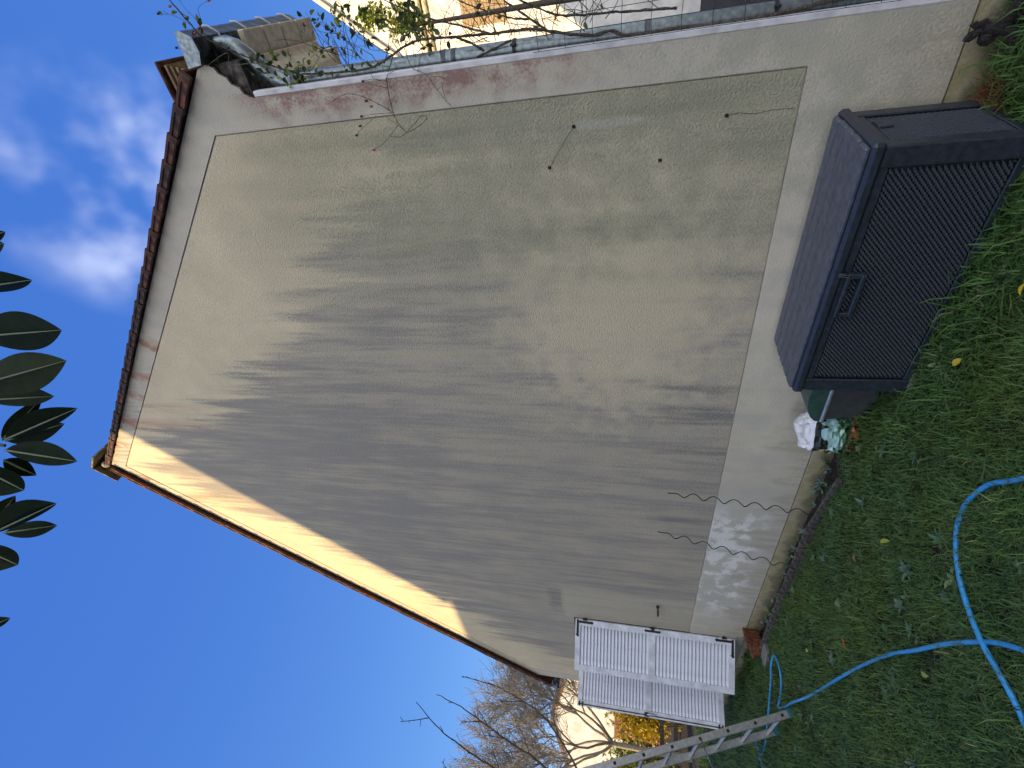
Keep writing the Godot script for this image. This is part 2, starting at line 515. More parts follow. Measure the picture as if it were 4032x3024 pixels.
func build_house() -> void:
	wall_textures()
	var h := thing("gable_house", "weathered ochre rendered gable house with white louvred door shutters and tiled verge", "house")
	var m := MB.new()
	m.prism(PackedVector2Array([Vector2(-8.905, 0.79), Vector2(-7.99, 0.79), Vector2(-7.99, 2.28), Vector2(-6.79, 2.28), Vector2(-6.79, 0.79), Vector2(-0.522, 0.79), Vector2(-0.518, 4.285), Vector2(-4.157, 7.975), Vector2(-8.905, 3.08)]), -0.012, 0.0, WALL)
	var o := obj("wall_panel", m, M.wall, h)
	o.set_meta("label", "ochre rough-cast field with black weathering streaks")
	m = MB.new()
	m.prism(PackedVector2Array([Vector2(-9.12, 0.147), Vector2(-0.335, 0.147), Vector2(-0.335, 0.782), Vector2(-6.79, 0.782), Vector2(-6.79, 0.235), Vector2(-7.99, 0.235), Vector2(-7.99, 0.782), Vector2(-9.12, 0.782)]), -0.012, 0.005, WALL)
	m.prism(PackedVector2Array([Vector2(-0.335, 0.782), Vector2(-0.335, 3.90), Vector2(-0.31, 3.945), Vector2(-0.275, 3.962), Vector2(-0.25, 4.005), Vector2(-0.215, 4.02), Vector2(-0.19, 4.062), Vector2(-0.155, 4.08), Vector2(-0.135, 4.12), Vector2(-0.15, 4.19), Vector2(-4.137, 8.2), Vector2(-4.157, 7.987), Vector2(-0.510, 4.289), Vector2(-0.514, 0.782)]), -0.012, 0.005, WALL)
	m.prism(PackedVector2Array([Vector2(-9.12, 0.782), Vector2(-8.913, 0.782), Vector2(-8.913, 3.083), Vector2(-4.157, 7.987), Vector2(-4.137, 8.2), Vector2(-9.12, 3.03)]), -0.012, 0.005, WALL)
	o = obj("wall_band", m, M.band, h)
	o.set_meta("label", "pale grey smooth band round the ochre field with red stains")
	m = MB.new()
	m.prism(PackedVector2Array([Vector2(-9.12, -0.3), Vector2(-0.335, -0.3), Vector2(-0.335, 0.139), Vector2(-9.12, 0.139)]), -0.012, 0.005, WALL)
	o = obj("plinth", m, M.band, h)
	o.set_meta("label", "mossy yellow-green foot of the wall")
	# masonry behind the render, with the door opening
	m = MB.new()
	m.prism(PackedVector2Array([Vector2(-9.12, 0.235), Vector2(-7.99, 0.235), Vector2(-7.99, 2.28), Vector2(-6.79, 2.28), Vector2(-6.79, 0.235), Vector2(-0.345, 0.235), Vector2(-0.345, 4.3), Vector2(-4.137, 8.15), Vector2(-9.12, 2.98)]), -0.32, -0.014)
	m.prism(PackedVector2Array([Vector2(-9.12, -0.3), Vector2(-0.345, -0.3), Vector2(-0.345, 0.235), Vector2(-9.12, 0.235)]), -0.32, -0.014)
	# side and back walls
	m.box(Vector3(-9.01, 1.3, -2.45), Vector3(0.22, 3.3, 4.2))
	m.box(Vector3(-5.1, 1.3, -4.45), Vector3(7.9, 3.3, 0.2))
	m.box(Vector3(-0.455, 1.9, -0.72), Vector3(0.22, 4.3, 0.8))
	m.box(Vector3(-0.9, 1.9, -1.22), Vector3(1.1, 4.3, 0.2))
	m.box(Vector3(-1.35, 1.9, -2.95), Vector3(0.22, 4.3, 3.2))
	obj("masonry", m, M.render_plain, h)
	m = MB.new()
	m.box(Vector3(-0.3175, 1.79, -0.034), Vector3(0.035, 4.2, 0.058), 0.006)
	m.box(Vector3(-0.3395, 1.79, -0.6), Vector3(0.009, 4.2, 1.05))
	o = obj("corner_board", m, M.white_paint, h)
	o.set_meta("label", "white painted corner strip beside the downpipe")
	# roof slopes
	m = MB.new()
	for s in [[1.0, 1.005, 3.93, 1.12], [1.0, 1.005, 2.75, 4.7], [-1.0, 1.038, 5.22, 4.7]]:
		var dir := Vector2(s[0], -s[1]).normalized()
		var nr := Vector2(s[1] * s[0], 1.0).normalized()
		var a := Vector2(-4.137, 8.2)
		var e: Vector2 = a + Vector2(s[0] * s[2], -s[1] * s[2])
		var z0 := -0.02 if s[3] < 2.0 or s[0] < 0.0 else -1.14
		var z1: float = -s[3]
		var mid := Vector3((a.x + e.x) * 0.5, (a.y + e.y) * 0.5, (z0 + z1) * 0.5)
		var q := []
		for zz in [z0, z1]:
			for pt in [a, e, e + nr * 0.03, a + nr * 0.03]:
				q.append(Vector3(pt.x, pt.y, zz))
		for fc in [[0, 1, 2, 3], [4, 5, 6, 7], [0, 1, 5, 4], [1, 2, 6, 5], [2, 3, 7, 6], [3, 0, 4, 7]]:
			m.poly([q[fc[0]], q[fc[1]], q[fc[2]], q[fc[3]]], mid)
	obj("roof_slope", m, M.tile_a, h)
	# verge tiles: a slab with a skirt over the edge of the wall, each lapping the one below
	var made := {}
	for side in [[1.0, 1.005, Vector2(-0.178, 4.222), 25], [-1.0, 1.038, Vector2(-9.36, 2.775), 34]]:
		var up := Vector2(-side[0], side[1]).normalized()
		var nr := Vector2(side[1] * side[0], 1.0).normalized()
		var key := str(side[0])
		if not made.has(key):
			var t := MB.new()
			var pt := func(along: float, off: float, z: float) -> Vector3:
				return Vector3(up.x * along + nr.x * off, up.y * along + nr.y * off, z)
			var sec := func(a0: float, a1: float, l0: float, h0: float, l1: float, h1: float, z0: float, z1: float) -> void:
				var q := [pt.call(a0, l0, z0), pt.call(a0, h0, z0), pt.call(a1, h1, z0), pt.call(a1, l1, z0), pt.call(a0, l0, z1), pt.call(a0, h0, z1), pt.call(a1, h1, z1), pt.call(a1, l1, z1)]
				var mid := Vector3.ZERO
				for r in q:
					mid += r * 0.125
				for fc in [[0, 1, 2, 3], [4, 5, 6, 7], [0, 1, 5, 4], [1, 2, 6, 5], [2, 3, 7, 6], [3, 0, 4, 7]]:
					t.poly([q[fc[0]], q[fc[1]], q[fc[2]], q[fc[3]]], mid)
			sec.call(0.0, 0.255, 0.040, 0.056, 0.024, 0.040, -0.24, 0.075)
			sec.call(0.0, 0.05, -0.012, 0.041, -0.010, 0.038, 0.048, 0.076)
			sec.call(0.05, 0.255, 0.002, 0.038, -0.008, 0.026, 0.044, 0.066)
			sec.call(0.012, 0.045, 0.055, 0.064, 0.052, 0.061, -0.24, 0.06)
			made[key] = t.done()
		for k in side[3]:
			var ms: Material = [M.tile_a, M.tile_b, M.tile_c][rng.randi() % 3]
			var vt := obj("verge_tile", made[key], ms, h)
			var at2: Vector2 = side[2] + up * (0.2195 * k)
			vt.position = Vector3(at2.x, at2.y, rng.randf_range(-0.004, 0.004))
			vt.rotation.z = rng.randf_range(-0.012, 0.012)
	# angular ridge tiles
	var rm := MB.new()
	var A := Vector2(0.0, 0.24)
	for s in [-1.0, 1.0]:
		var e := Vector2(0.235 * s, 0.015)
		var q := []
		for zz in [0.0, -0.40]:
			for p2 in [A, e, e + Vector2(0.0, -0.028), A + Vector2(0.0, -0.03)]:
				q.append(Vector3(p2.x, p2.y, zz))
		for fc in [[0, 1, 2, 3], [4, 5, 6, 7], [0, 1, 5, 4], [1, 2, 6, 5], [2, 3, 7, 6]]:
			rm.poly([q[fc[0]], q[fc[1]], q[fc[2]], q[fc[3]]], Vector3(e.x * 0.5, 0.11, -0.2))
	var ridge := rm.done()
	for k in 13:
		var rt := obj("ridge_tile", ridge, M.ridge, h)
		rt.position = Vector3(-4.125, 8.20 + 0.006 * (k % 2), 0.105 - 0.385 * k)
	m = MB.new()
	m.lathe(Vector3(-4.12, 8.265, 0.02), [Vector2(0.001, 0.05), Vector2(0.045, 0.02), Vector2(0.05, -0.02), Vector2(0.02, -0.05)], 9)
	obj("mortar_plug", m, M.mortar, h)
	# dormer on the slope above the eave
	m = MB.new()
	m.box(Vector3(-1.05, 4.92, -1.75), Vector3(1.6, 1.05, 0.8))
	obj("dormer_wall", m, M.cream, h)
	m = MB.new()
	for k in 4:
		m.box(Vector3(-1.0, 5.44 + 0.028 * k, -1.72), Vector3(1.62 + 0.03 * k, 0.022, 0.86 + 0.05 * k))
	obj("dormer_eave", m, M.wood_tan, h)
	m = MB.new()
	m.box(Vector3(-1.0, 5.565, -1.72), Vector3(1.78, 0.03, 1.1), 0.008)
	obj("dormer_roof", m, M.tile_b, h)
	# eave on the right: gutter, soffit tiles, cove
	var gp := [Vector2(-0.135, 4.20), Vector2(-0.125, 4.115), Vector2(-0.07, 4.088), Vector2(0.0, 4.095), Vector2(0.035, 4.15), Vector2(0.042, 4.175), Vector2(0.034, 4.178), Vector2(0.026, 4.152), Vector2(-0.003, 4.102), Vector2(-0.07, 4.095), Vector2(-0.118, 4.12), Vector2(-0.127, 4.20)]
	m = MB.new()
	m.prism(PackedVector2Array(gp), -1.13, 0.05)
	var gut := obj("gutter", m, M.zinc_dull, h)
	m = MB.new()
	m.prism(PackedVector2Array([Vector2(-0.139, 4.205), Vector2(-0.13, 4.11), Vector2(-0.07, 4.082), Vector2(0.004, 4.09), Vector2(0.04, 4.15), Vector2(0.046, 4.185)]), 0.05, 0.056)
	obj("gutter_end_cap", m, M.zinc, gut)
	for k in 4:
		m = MB.new()
		m.tube([Vector3(0.05, 4.18, -0.18 - 0.28 * k), Vector3(0.045, 4.14, -0.18 - 0.28 * k), Vector3(0.008, 4.084, -0.18 - 0.28 * k), Vector3(-0.05, 4.078, -0.18 - 0.28 * k)], [0.006, 0.006, 0.006, 0.006], 5)
		obj("gutter_hook", m, M.white_paint, gut)
	for k in 4:
		m = MB.new()
		m.box(Vector3(-0.072, 4.045, -0.44 - 0.215 * k), Vector3(0.148, 0.05, 0.205), 0.006)
		obj("soffit_tile", m, M.soffit, h)
	m = MB.new()
	var prof := PackedVector2Array([Vector2(-0.345, 4.06), Vector2(-0.345, 3.845), Vector2(-0.318, 3.845), Vector2(-0.314, 3.872), Vector2(-0.30, 3.876), Vector2(-0.268, 3.885), Vector2(-0.238, 3.905), Vector2(-0.215, 3.935), Vector2(-0.195, 3.965), Vector2(-0.172, 3.982), Vector2(-0.148, 3.99), Vector2(-0.140, 4.012), Vector2(-0.15, 4.06)])
	m.prism(prof, -1.12, -0.30)
	o = obj("cornice", m, M.cream, h)
	m = MB.new()
	m.box(Vector3(-0.2, 4.14, -0.6), Vector3(0.3, 0.12, 1.04))
	m.box(Vector3(-0.24, 4.02, -0.16), Vector3(0.2, 0.22, 0.26))
	obj("eave_board", m, M.board, h)
	# downpipe with its swan neck
	var dp := Node3D.new()
	dp.name = "downpipe"
	h.add_child(dp)
	m = MB.new()
	var neck := [Vector3(-0.055, 4.10, -0.14), Vector3(-0.055, 4.02, -0.135), Vector3(-0.075, 3.965, -0.13), Vector3(-0.13, 3.905, -0.125), Vector3(-0.20, 3.84, -0.122), Vector3(-0.255, 3.78, -0.122), Vector3(-0.285, 3.72, -0.122), Vector3(-0.296, 3.65, -0.122)]
	var rr := []
	for k in neck.size():
		rr.append(0.045)
	m.tube(neck, rr, 18)
	obj("swan_neck", m, M.zinc, dp)
	m = MB.new()
	m.tube([Vector3(-0.288, 3.66, -0.122), Vector3(-0.288, -0.1, -0.122)], [0.045, 0.045], 20)
	obj("pipe", m, M.zinc, dp)
	for yy in [3.64, 2.66, 2.60, 1.55, 0.7]:
		m = MB.new()
		m.tube([Vector3(-0.288, yy + 0.014, -0.122), Vector3(-0.288, yy - 0.014, -0.122)], [0.047, 0.047], 20)
		obj("pipe_collar", m, M.zinc_dull, dp)
	for yy in [3.60, 2.25, 0.95]:
		m = MB.new()
		m.tube([Vector3(-0.288, yy + 0.009, -0.122), Vector3(-0.288, yy - 0.009, -0.122)], [0.0495, 0.0495], 20)
		m.box(Vector3(-0.262, yy, -0.075), Vector3(0.012, 0.03, 0.03), 0.002)
		m.box(Vector3(-0.332, yy, -0.12), Vector3(0.03, 0.012, 0.012))
		obj("pipe_clip", m, M.iron, dp)
	# low gutter on the far eave
	m = MB.new()
	m.box(Vector3(-9.385, 2.735, -2.3), Vector3(0.15, 0.11, 4.75), 0.02)
	obj("gutter", m, M.zinc_dull, h).set_meta("label", "small dark gutter at the low left eave")
	# door in the opening
	m = MB.new()
	m.box(Vector3(-7.39, 0.175, -0.15), Vector3(1.3, 0.11, 0.36), 0.008)
	obj("door_sill", m, M.brick_grey, h)
	var door := Node3D.new()
	door.name = "door"
	h.add_child(door)
	m = MB.new()
	for xx in [-7.96, -7.42, -7.36, -6.82]:
		m.box(Vector3(xx, 1.255, -0.22), Vector3(0.06, 2.05, 0.05), 0.004)
	for yy in [0.28, 2.25]:
		m.box(Vector3(-7.39, yy, -0.22), Vector3(1.14, 0.09, 0.045), 0.004)
	obj("door_frame", m, M.white_paint, door)
	for xx in [-7.69, -7.09]:
		m = MB.new()
		m.box(Vector3(xx, 1.26, -0.225), Vector3(0.5, 1.9, 0.01))
		obj("door_pane", m, M.pane, door)
	build_shutters(h)
	# shutter stop on the wall
	m = MB.new()
	m.box(Vector3(-6.19, 1.205, 0.015), Vector3(0.03, 0.034, 0.03), 0.004)
	m.tube([Vector3(-6.19, 1.205, 0.01), Vector3(-6.19, 1.205, 0.05), Vector3(-6.205, 1.205, 0.06), Vector3(-6.26, 1.2, 0.06), Vector3(-6.33, 1.198, 0.06)], [0.008, 0.008, 0.01, 0.013, 0.012], 8)
	obj("shutter_stop", m, M.iron, h)

func build_shutters(h: Node3D) -> void:
	var H := 2.02
	# leaf: hinge position, direction of the leaf from the hinge, width, which face carries the straps
	for s in [[Vector3(-6.785, 0.232, 0.02), Vector3(-0.707, 0, 0.68).normalized(), 0.675, true], [Vector3(-7.985, 0.232, 0.02), Vector3(-0.415, 0, 0.91).normalized(), 0.655, false]]:
		var leaf := Node3D.new()
		leaf.name = numbered("shutter", h)
		h.add_child(leaf, true)
		leaf.set_meta("label", "white louvred shutter leaf with black strap hinges, half open" if s[3] else "white louvred shutter leaf showing its latch rod and lever")
		var X: Vector3 = s[1]
		var Z := X.cross(Vector3.UP).normalized()
		if Z.z < 0.0 and s[3]:
			Z = -Z
		if not s[3] and Z.x < 0.0:
			Z = -Z
		leaf.transform = Transform3D(Basis(X, Vector3.UP, X.cross(Vector3.UP)), s[0])
		var zs := 1.0 if Z.dot(X.cross(Vector3.UP)) > 0.0 else -1.0   # side that faces the garden
		var W: float = s[2]
		var th := 0.034
		for q in [["stile", Vector3(0.04, H / 2, 0), Vector3(0.08, H, th)], ["stile", Vector3(W - 0.04, H / 2, 0), Vector3(0.08, H, th)], ["rail", Vector3(W / 2, 0.035, 0), Vector3(W - 0.162, 0.07, th)], ["rail", Vector3(W / 2, H - 0.035, 0), Vector3(W - 0.162, 0.07, th)], ["rail", Vector3(W / 2, H * 0.5, 0), Vector3(W - 0.162, 0.085, th)]]:
			var m := MB.new()
			m.box(q[1], q[2], 0.003)
			obj(q[0], m, M.shutter, leaf)
		var sm := MB.new()
		sm.box(Vector3.ZERO, Vector3(W - 0.158, 0.052, 0.008), 0.003, Basis(Vector3.RIGHT, -0.52 * zs))
		var slat := sm.done()
		for part in [[0.07, H * 0.5 - 0.0425], [H * 0.5 + 0.0425, H - 0.07]]:
			var n := 20
			for k in n:
				var o := obj("slat", slat, M.shutter, leaf)
				o.position = Vector3(W / 2, lerpf(part[0], part[1], (k + 0.5) / n), 0)
		var zf := zs * (th / 2 + 0.004)
		if s[3]:
			for y in [[H - 0.03, -1.0], [0.03, 1.0]]:
				var m := MB.new()
				m.box(Vector3(0.10, y[0], zf), Vector3(0.20, 0.028, 0.006), 0.002)
				m.box(Vector3(0.205, y[0], zf), Vector3(0.03, 0.045, 0.006), 0.003, Basis(Vector3.BACK, 0.785))
				m.box(Vector3(0.028, y[0] + y[1] * 0.09, zf), Vector3(0.03, 0.19, 0.0062), 0.002)
				m.box(Vector3(0.028, y[0] + y[1] * 0.19, zf), Vector3(0.034, 0.034, 0.006), 0.003, Basis(Vector3.BACK, 0.785))
				m.tube([Vector3(-0.004, y[0] + y[1] * 0.07, zf), Vector3(-0.004, y[0] + y[1] * 0.13, zf)], [0.011, 0.011], 8)
				m.box(Vector3(-0.006, y[0] + y[1] * 0.10, zf - zs * 0.02), Vector3(0.03, 0.028, 0.04), 0.003)
				obj("strap_hinge", m, M.iron, leaf)
			var m2 := MB.new()
			m2.box(Vector3(0.03, H * 0.5, zf), Vector3(0.028, 0.15, 0.006), 0.002)
			for yy in [-0.085, 0.085]:
				m2.box(Vector3(0.03, H * 0.5 + yy, zf), Vector3(0.03, 0.03, 0.006), 0.003, Basis(Vector3.BACK, 0.785))
			m2.box(Vector3(0.004, H * 0.5, zf), Vector3(0.045, 0.03, 0.0065), 0.002)
			m2.tube([Vector3(-0.006, H * 0.5 - 0.03, zf), Vector3(-0.006, H * 0.5 + 0.03, zf)], [0.011, 0.011], 8)
			obj("strap_hinge", m2, M.iron, leaf)
		else:
			var m := MB.new()
			m.tube([Vector3(W - 0.028, 0.01, zf + zs * 0.006), Vector3(W - 0.028, H - 0.01, zf + zs * 0.006)], [0.0065, 0.0065], 8)
			obj("latch_rod", m, M.iron, leaf)
			for yy in [0.03, 0.075, H - 0.03, H - 0.075]:
				m = MB.new()
				m.box(Vector3(W - 0.032, yy, zf + zs * 0.006), Vector3(0.06, 0.018, 0.02), 0.002)
				obj("rod_guide", m, M.iron, leaf)
			m = MB.new()
			m.box(Vector3(W - 0.036, H * 0.5 + 0.03, zf + zs * 0.012), Vector3(0.05, 0.06, 0.03), 0.004)
			obj("latch_case", m, M.iron, leaf)
			m = MB.new()
			m.tube([Vector3(W - 0.04, H * 0.5 + 0.02, zf + zs * 0.028), Vector3(W - 0.045, H * 0.5 - 0.03, zf + zs * 0.034), Vector3(W - 0.045, H * 0.5 - 0.10, zf + zs * 0.03)], [0.012, 0.013, 0.011], 8)
			obj("latch_lever", m, M.steel, leaf)

# ---------------------------------------------------------------- curves
func smooth_path(p: Array, step := 0.03) -> Array:
	var out := []
	for i in p.size() - 1:
		var a: Vector3 = p[maxi(i - 1, 0)]
		var b: Vector3 = p[i]
		var c: Vector3 = p[i + 1]
		var d: Vector3 = p[mini(i + 2, p.size() - 1)]
		var n := maxi(2, int(b.distance_to(c) / step))
		for k in n:
			var t := float(k) / n
			out.append(b.cubic_interpolate(c, a, d, t))
	out.append(p[p.size() - 1])
	return out

func taper(n: int, r0: float, r1: float) -> Array:
	var r := []
	for i in n:
		r.append(lerpf(r0, r1, float(i) / maxi(1, n - 1)))
	return r

# ---------------------------------------------------------------- things in the garden
func build_storage_box() -> void:
	var ex := Vector3(0.9987, 0, 0.0508)
	var ez := Vector3(-0.0508, 0, 0.9987)
	var L := 1.433
	var D := 0.525
	var b := thing("storage_box", "charcoal plastic garden storage box with woven rattan-look sides and plank lid", "storage box", Vector3(-0.721, 0.05, 0.64) - ex * L * 0.5 - ez * D * 0.5)
	b.basis = Basis(ex, Vector3.UP, ez)
	var hx := 0.700
	var hz := 0.250
	var top := 0.530
	var m := MB.new()
	m.box(Vector3(0, top / 2, 0), Vector3(hx * 2 - 0.056, top - 0.002, hz * 2 - 0.056))
	obj("inner_shell", m, M.plastic, b)
	# corner posts, slightly waisted
	for sx in [-1.0, 1.0]:
		for sz in [-1.0, 1.0]:
			m = MB.new()
			m.box(Vector3(sx * (hx - 0.045), top / 2, sz * (hz - 0.006)), Vector3(0.09, top, 0.014), 0.005)
			m.box(Vector3(sx * (hx - 0.006), top / 2, sz * (hz - 0.042)), Vector3(0.014, top, 0.072), 0.005)
			obj("corner_post", m, M.plastic, b)
	for sz in [-1.0, 1.0]:
		for yy in [0.018, top - 0.02]:
			m = MB.new()
			m.box(Vector3(0, yy, sz * (hz - 0.009)), Vector3(hx * 2 - 0.184, 0.034, 0.012), 0.004)
			obj("rail", m, M.plastic, b)
	for sx in [-1.0, 1.0]:
		for yy in [0.018, top - 0.02]:
			m = MB.new()
			m.box(Vector3(sx * (hx - 0.009), yy, 0), Vector3(0.012, 0.034, hz * 2 - 0.16), 0.004)
			obj("rail", m, M.plastic, b)
	# woven panels: short raised strands, each row shifted by half a strand
	for w in [[Vector3(0, 0, hz - 0.013), 0.0, hx * 2 - 0.19], [Vector3(hx - 0.013, 0, 0), PI / 2, hz * 2 - 0.165], [Vector3(-hx + 0.013, 0, 0), -PI / 2, hz * 2 - 0.165]]:
		m = MB.new()
		var bs := Basis(Vector3.UP, w[1])
		var wide: float = w[2]
		var pitch := 0.025
		var row := 0.0112
		var rows := int((top - 0.075) / row)
		for j in rows:
			var y := 0.040 + row * (j + 0.5)
			var sh := pitch * 0.5 * (j % 2)
			var cols := int(wide / pitch)
			for i in cols:
				var x := -wide * 0.5 + pitch * (i + 0.25) + sh
				if absf(x) > wide * 0.5 - 0.012:
					continue
				var q := []
				for k in [[-1.0, 0.0], [-0.45, 1.0], [0.45, 1.0], [1.0, 0.0]]:
					q.append([x + k[0] * pitch * 0.52, y + k[0] * 0.0044, k[1] * 0.006])
				for k in 3:
					var a := Vector3(q[k][0], q[k][1], q[k][2])
					var e := Vector3(q[k + 1][0], q[k + 1][1], q[k + 1][2])
					var hgt := Vector3(0, 0.0030, 0)
					var cen := (a + e) * 0.5 - Vector3(0, 0, 0.01)
					var o: Vector3 = w[0]
					m.poly([o + bs * (a - hgt), o + bs * (e - hgt), o + bs * (e + hgt), o + bs * (a + hgt)], o + bs * cen)
					m.poly([o + bs * (a + hgt), o + bs * (e + hgt), o + bs * (e + hgt * 1.3 - Vector3(0, 0, 0.006)), o + bs * (a + hgt * 1.3 - Vector3(0, 0, 0.006))], o + bs * cen)
					m.poly([o + bs * (a - hgt), o + bs * (e - hgt), o + bs * (e - hgt * 1.3 - Vector3(0, 0, 0.006)), o + bs * (a - hgt * 1.3 - Vector3(0, 0, 0.006))], o + bs * cen)
		obj("woven_panel", m, M.weave, b).set_meta("kind", "stuff")
	# finger grip in the end panel
	m = MB.new()
	m.box(Vector3(hx - 0.004, top - 0.075, -0.045), Vector3(0.012, 0.06, 0.09), 0.004)
	obj("end_grip", m, M.plastic, b)
	# lid with planks
	var lid := Node3D.new()
	lid.name = "lid"
	b.add_child(lid)
	m = MB.new()
	m.box(Vector3(0, 0.557, 0), Vector3(L, 0.054, D), 0.014)
	obj("lid_rim", m, M.plastic, lid)
	for k in 5:
		m = MB.new()
		var wz := (D - 0.034) / 5.0
		m.box(Vector3(0, 0.593, -D / 2 + 0.017 + wz * (k + 0.5)), Vector3(L - 0.034 - (0.008 if k == 0 or k == 4 else 0.0), 0.026, wz - 0.008), 0.009)
		obj("lid_board", m, M.plastic_lid, lid)
	# handle below the lid, with a hasp
	m = MB.new()
	for p in [[Vector3(-0.02, 0.505, hz + 0.012), Vector3(0.25, 0.022, 0.03)], [Vector3(-0.02, 0.442, hz + 0.014), Vector3(0.25, 0.026, 0.034)], [Vector3(-0.135, 0.474, hz + 0.012), Vector3(0.028, 0.08, 0.03)], [Vector3(0.095, 0.474, hz + 0.012), Vector3(0.028, 0.08, 0.03)]]:
		m.box(p[0], p[1], 0.006)
	obj("handle", m, M.plastic, b)
	m = MB.new()
	m.box(Vector3(0.1, 0.536, D / 2 + 0.004), Vector3(0.022, 0.035, 0.008), 0.002)
	m.tube([Vector3(0.094, 0.53, D / 2 + 0.008), Vector3(0.094, 0.51, D / 2 + 0.016), Vector3(0.106, 0.51, D / 2 + 0.016), Vector3(0.106, 0.53, D / 2 + 0.008)], [0.003, 0.003, 0.003, 0.003], 6)
	obj("hasp", m, M.zinc_dull, b)
	# blocks it stands on
	var n := 0
	for q in [[-0.62, 0.19, "pale concrete block under the front corner of the storage box by the soil bag"], [0.60, 0.17, "concrete block under the front corner of the storage box by the rose"], [-0.60, -0.17, "concrete block under the wall-side corner of the storage box by the soil bag"], [0.60, -0.17, "concrete block under the wall-side corner of the storage box by the rose"]]:
		m = MB.new()
		m.box(Vector3(0, 0.022, 0), Vector3(0.12, 0.058, 0.11), 0.008)
		var o := obj("concrete_block", m, M.brick_grey)
		o.position = b.position + ex * q[0] + ez * q[1] - Vector3(0, b.position.y + 0.002, 0)
		o.rotation.y = 0.1 * n
		n += 1
		tag(o, q[2], "block", "blocks under the storage box")

func bag_print() -> ImageTexture:
	var im := Image.create(192, 192, false, Image.FORMAT_RGB8)
	im.fill(Color(0.10, 0.12, 0.08))
	var r := RandomNumberGenerator.new()
	r.seed = 5
	var blob := func(cx: float, cy: float, rx: float, ry: float, turn: float, c: Color) -> void:
		for y in range(maxi(0, int(cy - rx - ry)), mini(192, int(cy + rx + ry))):
			for x in range(maxi(0, int(cx - rx - ry)), mini(192, int(cx + rx + ry))):
				var p := Vector2(x - cx, y - cy).rotated(-turn)
				if pow(p.x / rx, 2) + pow(p.y / ry, 2) < 1.0:
					im.set_pixel(x, y, c)
	for i in 60:   # soil and hands' worth of terracotta tones
		blob.call(r.randf_range(0, 192), r.randf_range(140, 192), r.randf_range(6, 22), r.randf_range(3, 8), r.randf_range(1.0, 2.0), Color(0.50, 0.27, 0.18).lerp(Color(0.72, 0.48, 0.36), r.randf()))
	for i in 24:
		blob.call(r.randf_range(0, 192), r.randf_range(150, 192), r.randf_range(4, 14), r.randf_range(2, 4), r.randf_range(0.8, 2.2), Color(0.16, 0.07, 0.05))
	for i in 30:   # pale water-green ground
		blob.call(r.randf_range(45, 130), r.randf_range(45, 105), r.randf_range(10, 26), r.randf_range(6, 14), r.randf_range(0, 3), Color(0.48, 0.66, 0.64).lerp(Color(0.72, 0.84, 0.84), r.randf()))
	for i in 70:   # leaves
		blob.call(r.randf_range(30, 150), r.randf_range(85, 150), r.randf_range(6, 15), r.randf_range(2, 5), r.randf_range(0, 3), Color(0.12, 0.25, 0.15).lerp(Color(0.36, 0.55, 0.38), r.randf()))
	for i in 10:   # ochre flash
		blob.call(r.randf_range(130, 175), r.randf_range(50, 100), r.randf_range(8, 18), r.randf_range(3, 6), -0.8, Color(0.62, 0.48, 0.16).lerp(Color(0.85, 0.76, 0.5), r.randf()))
	return tex(im)

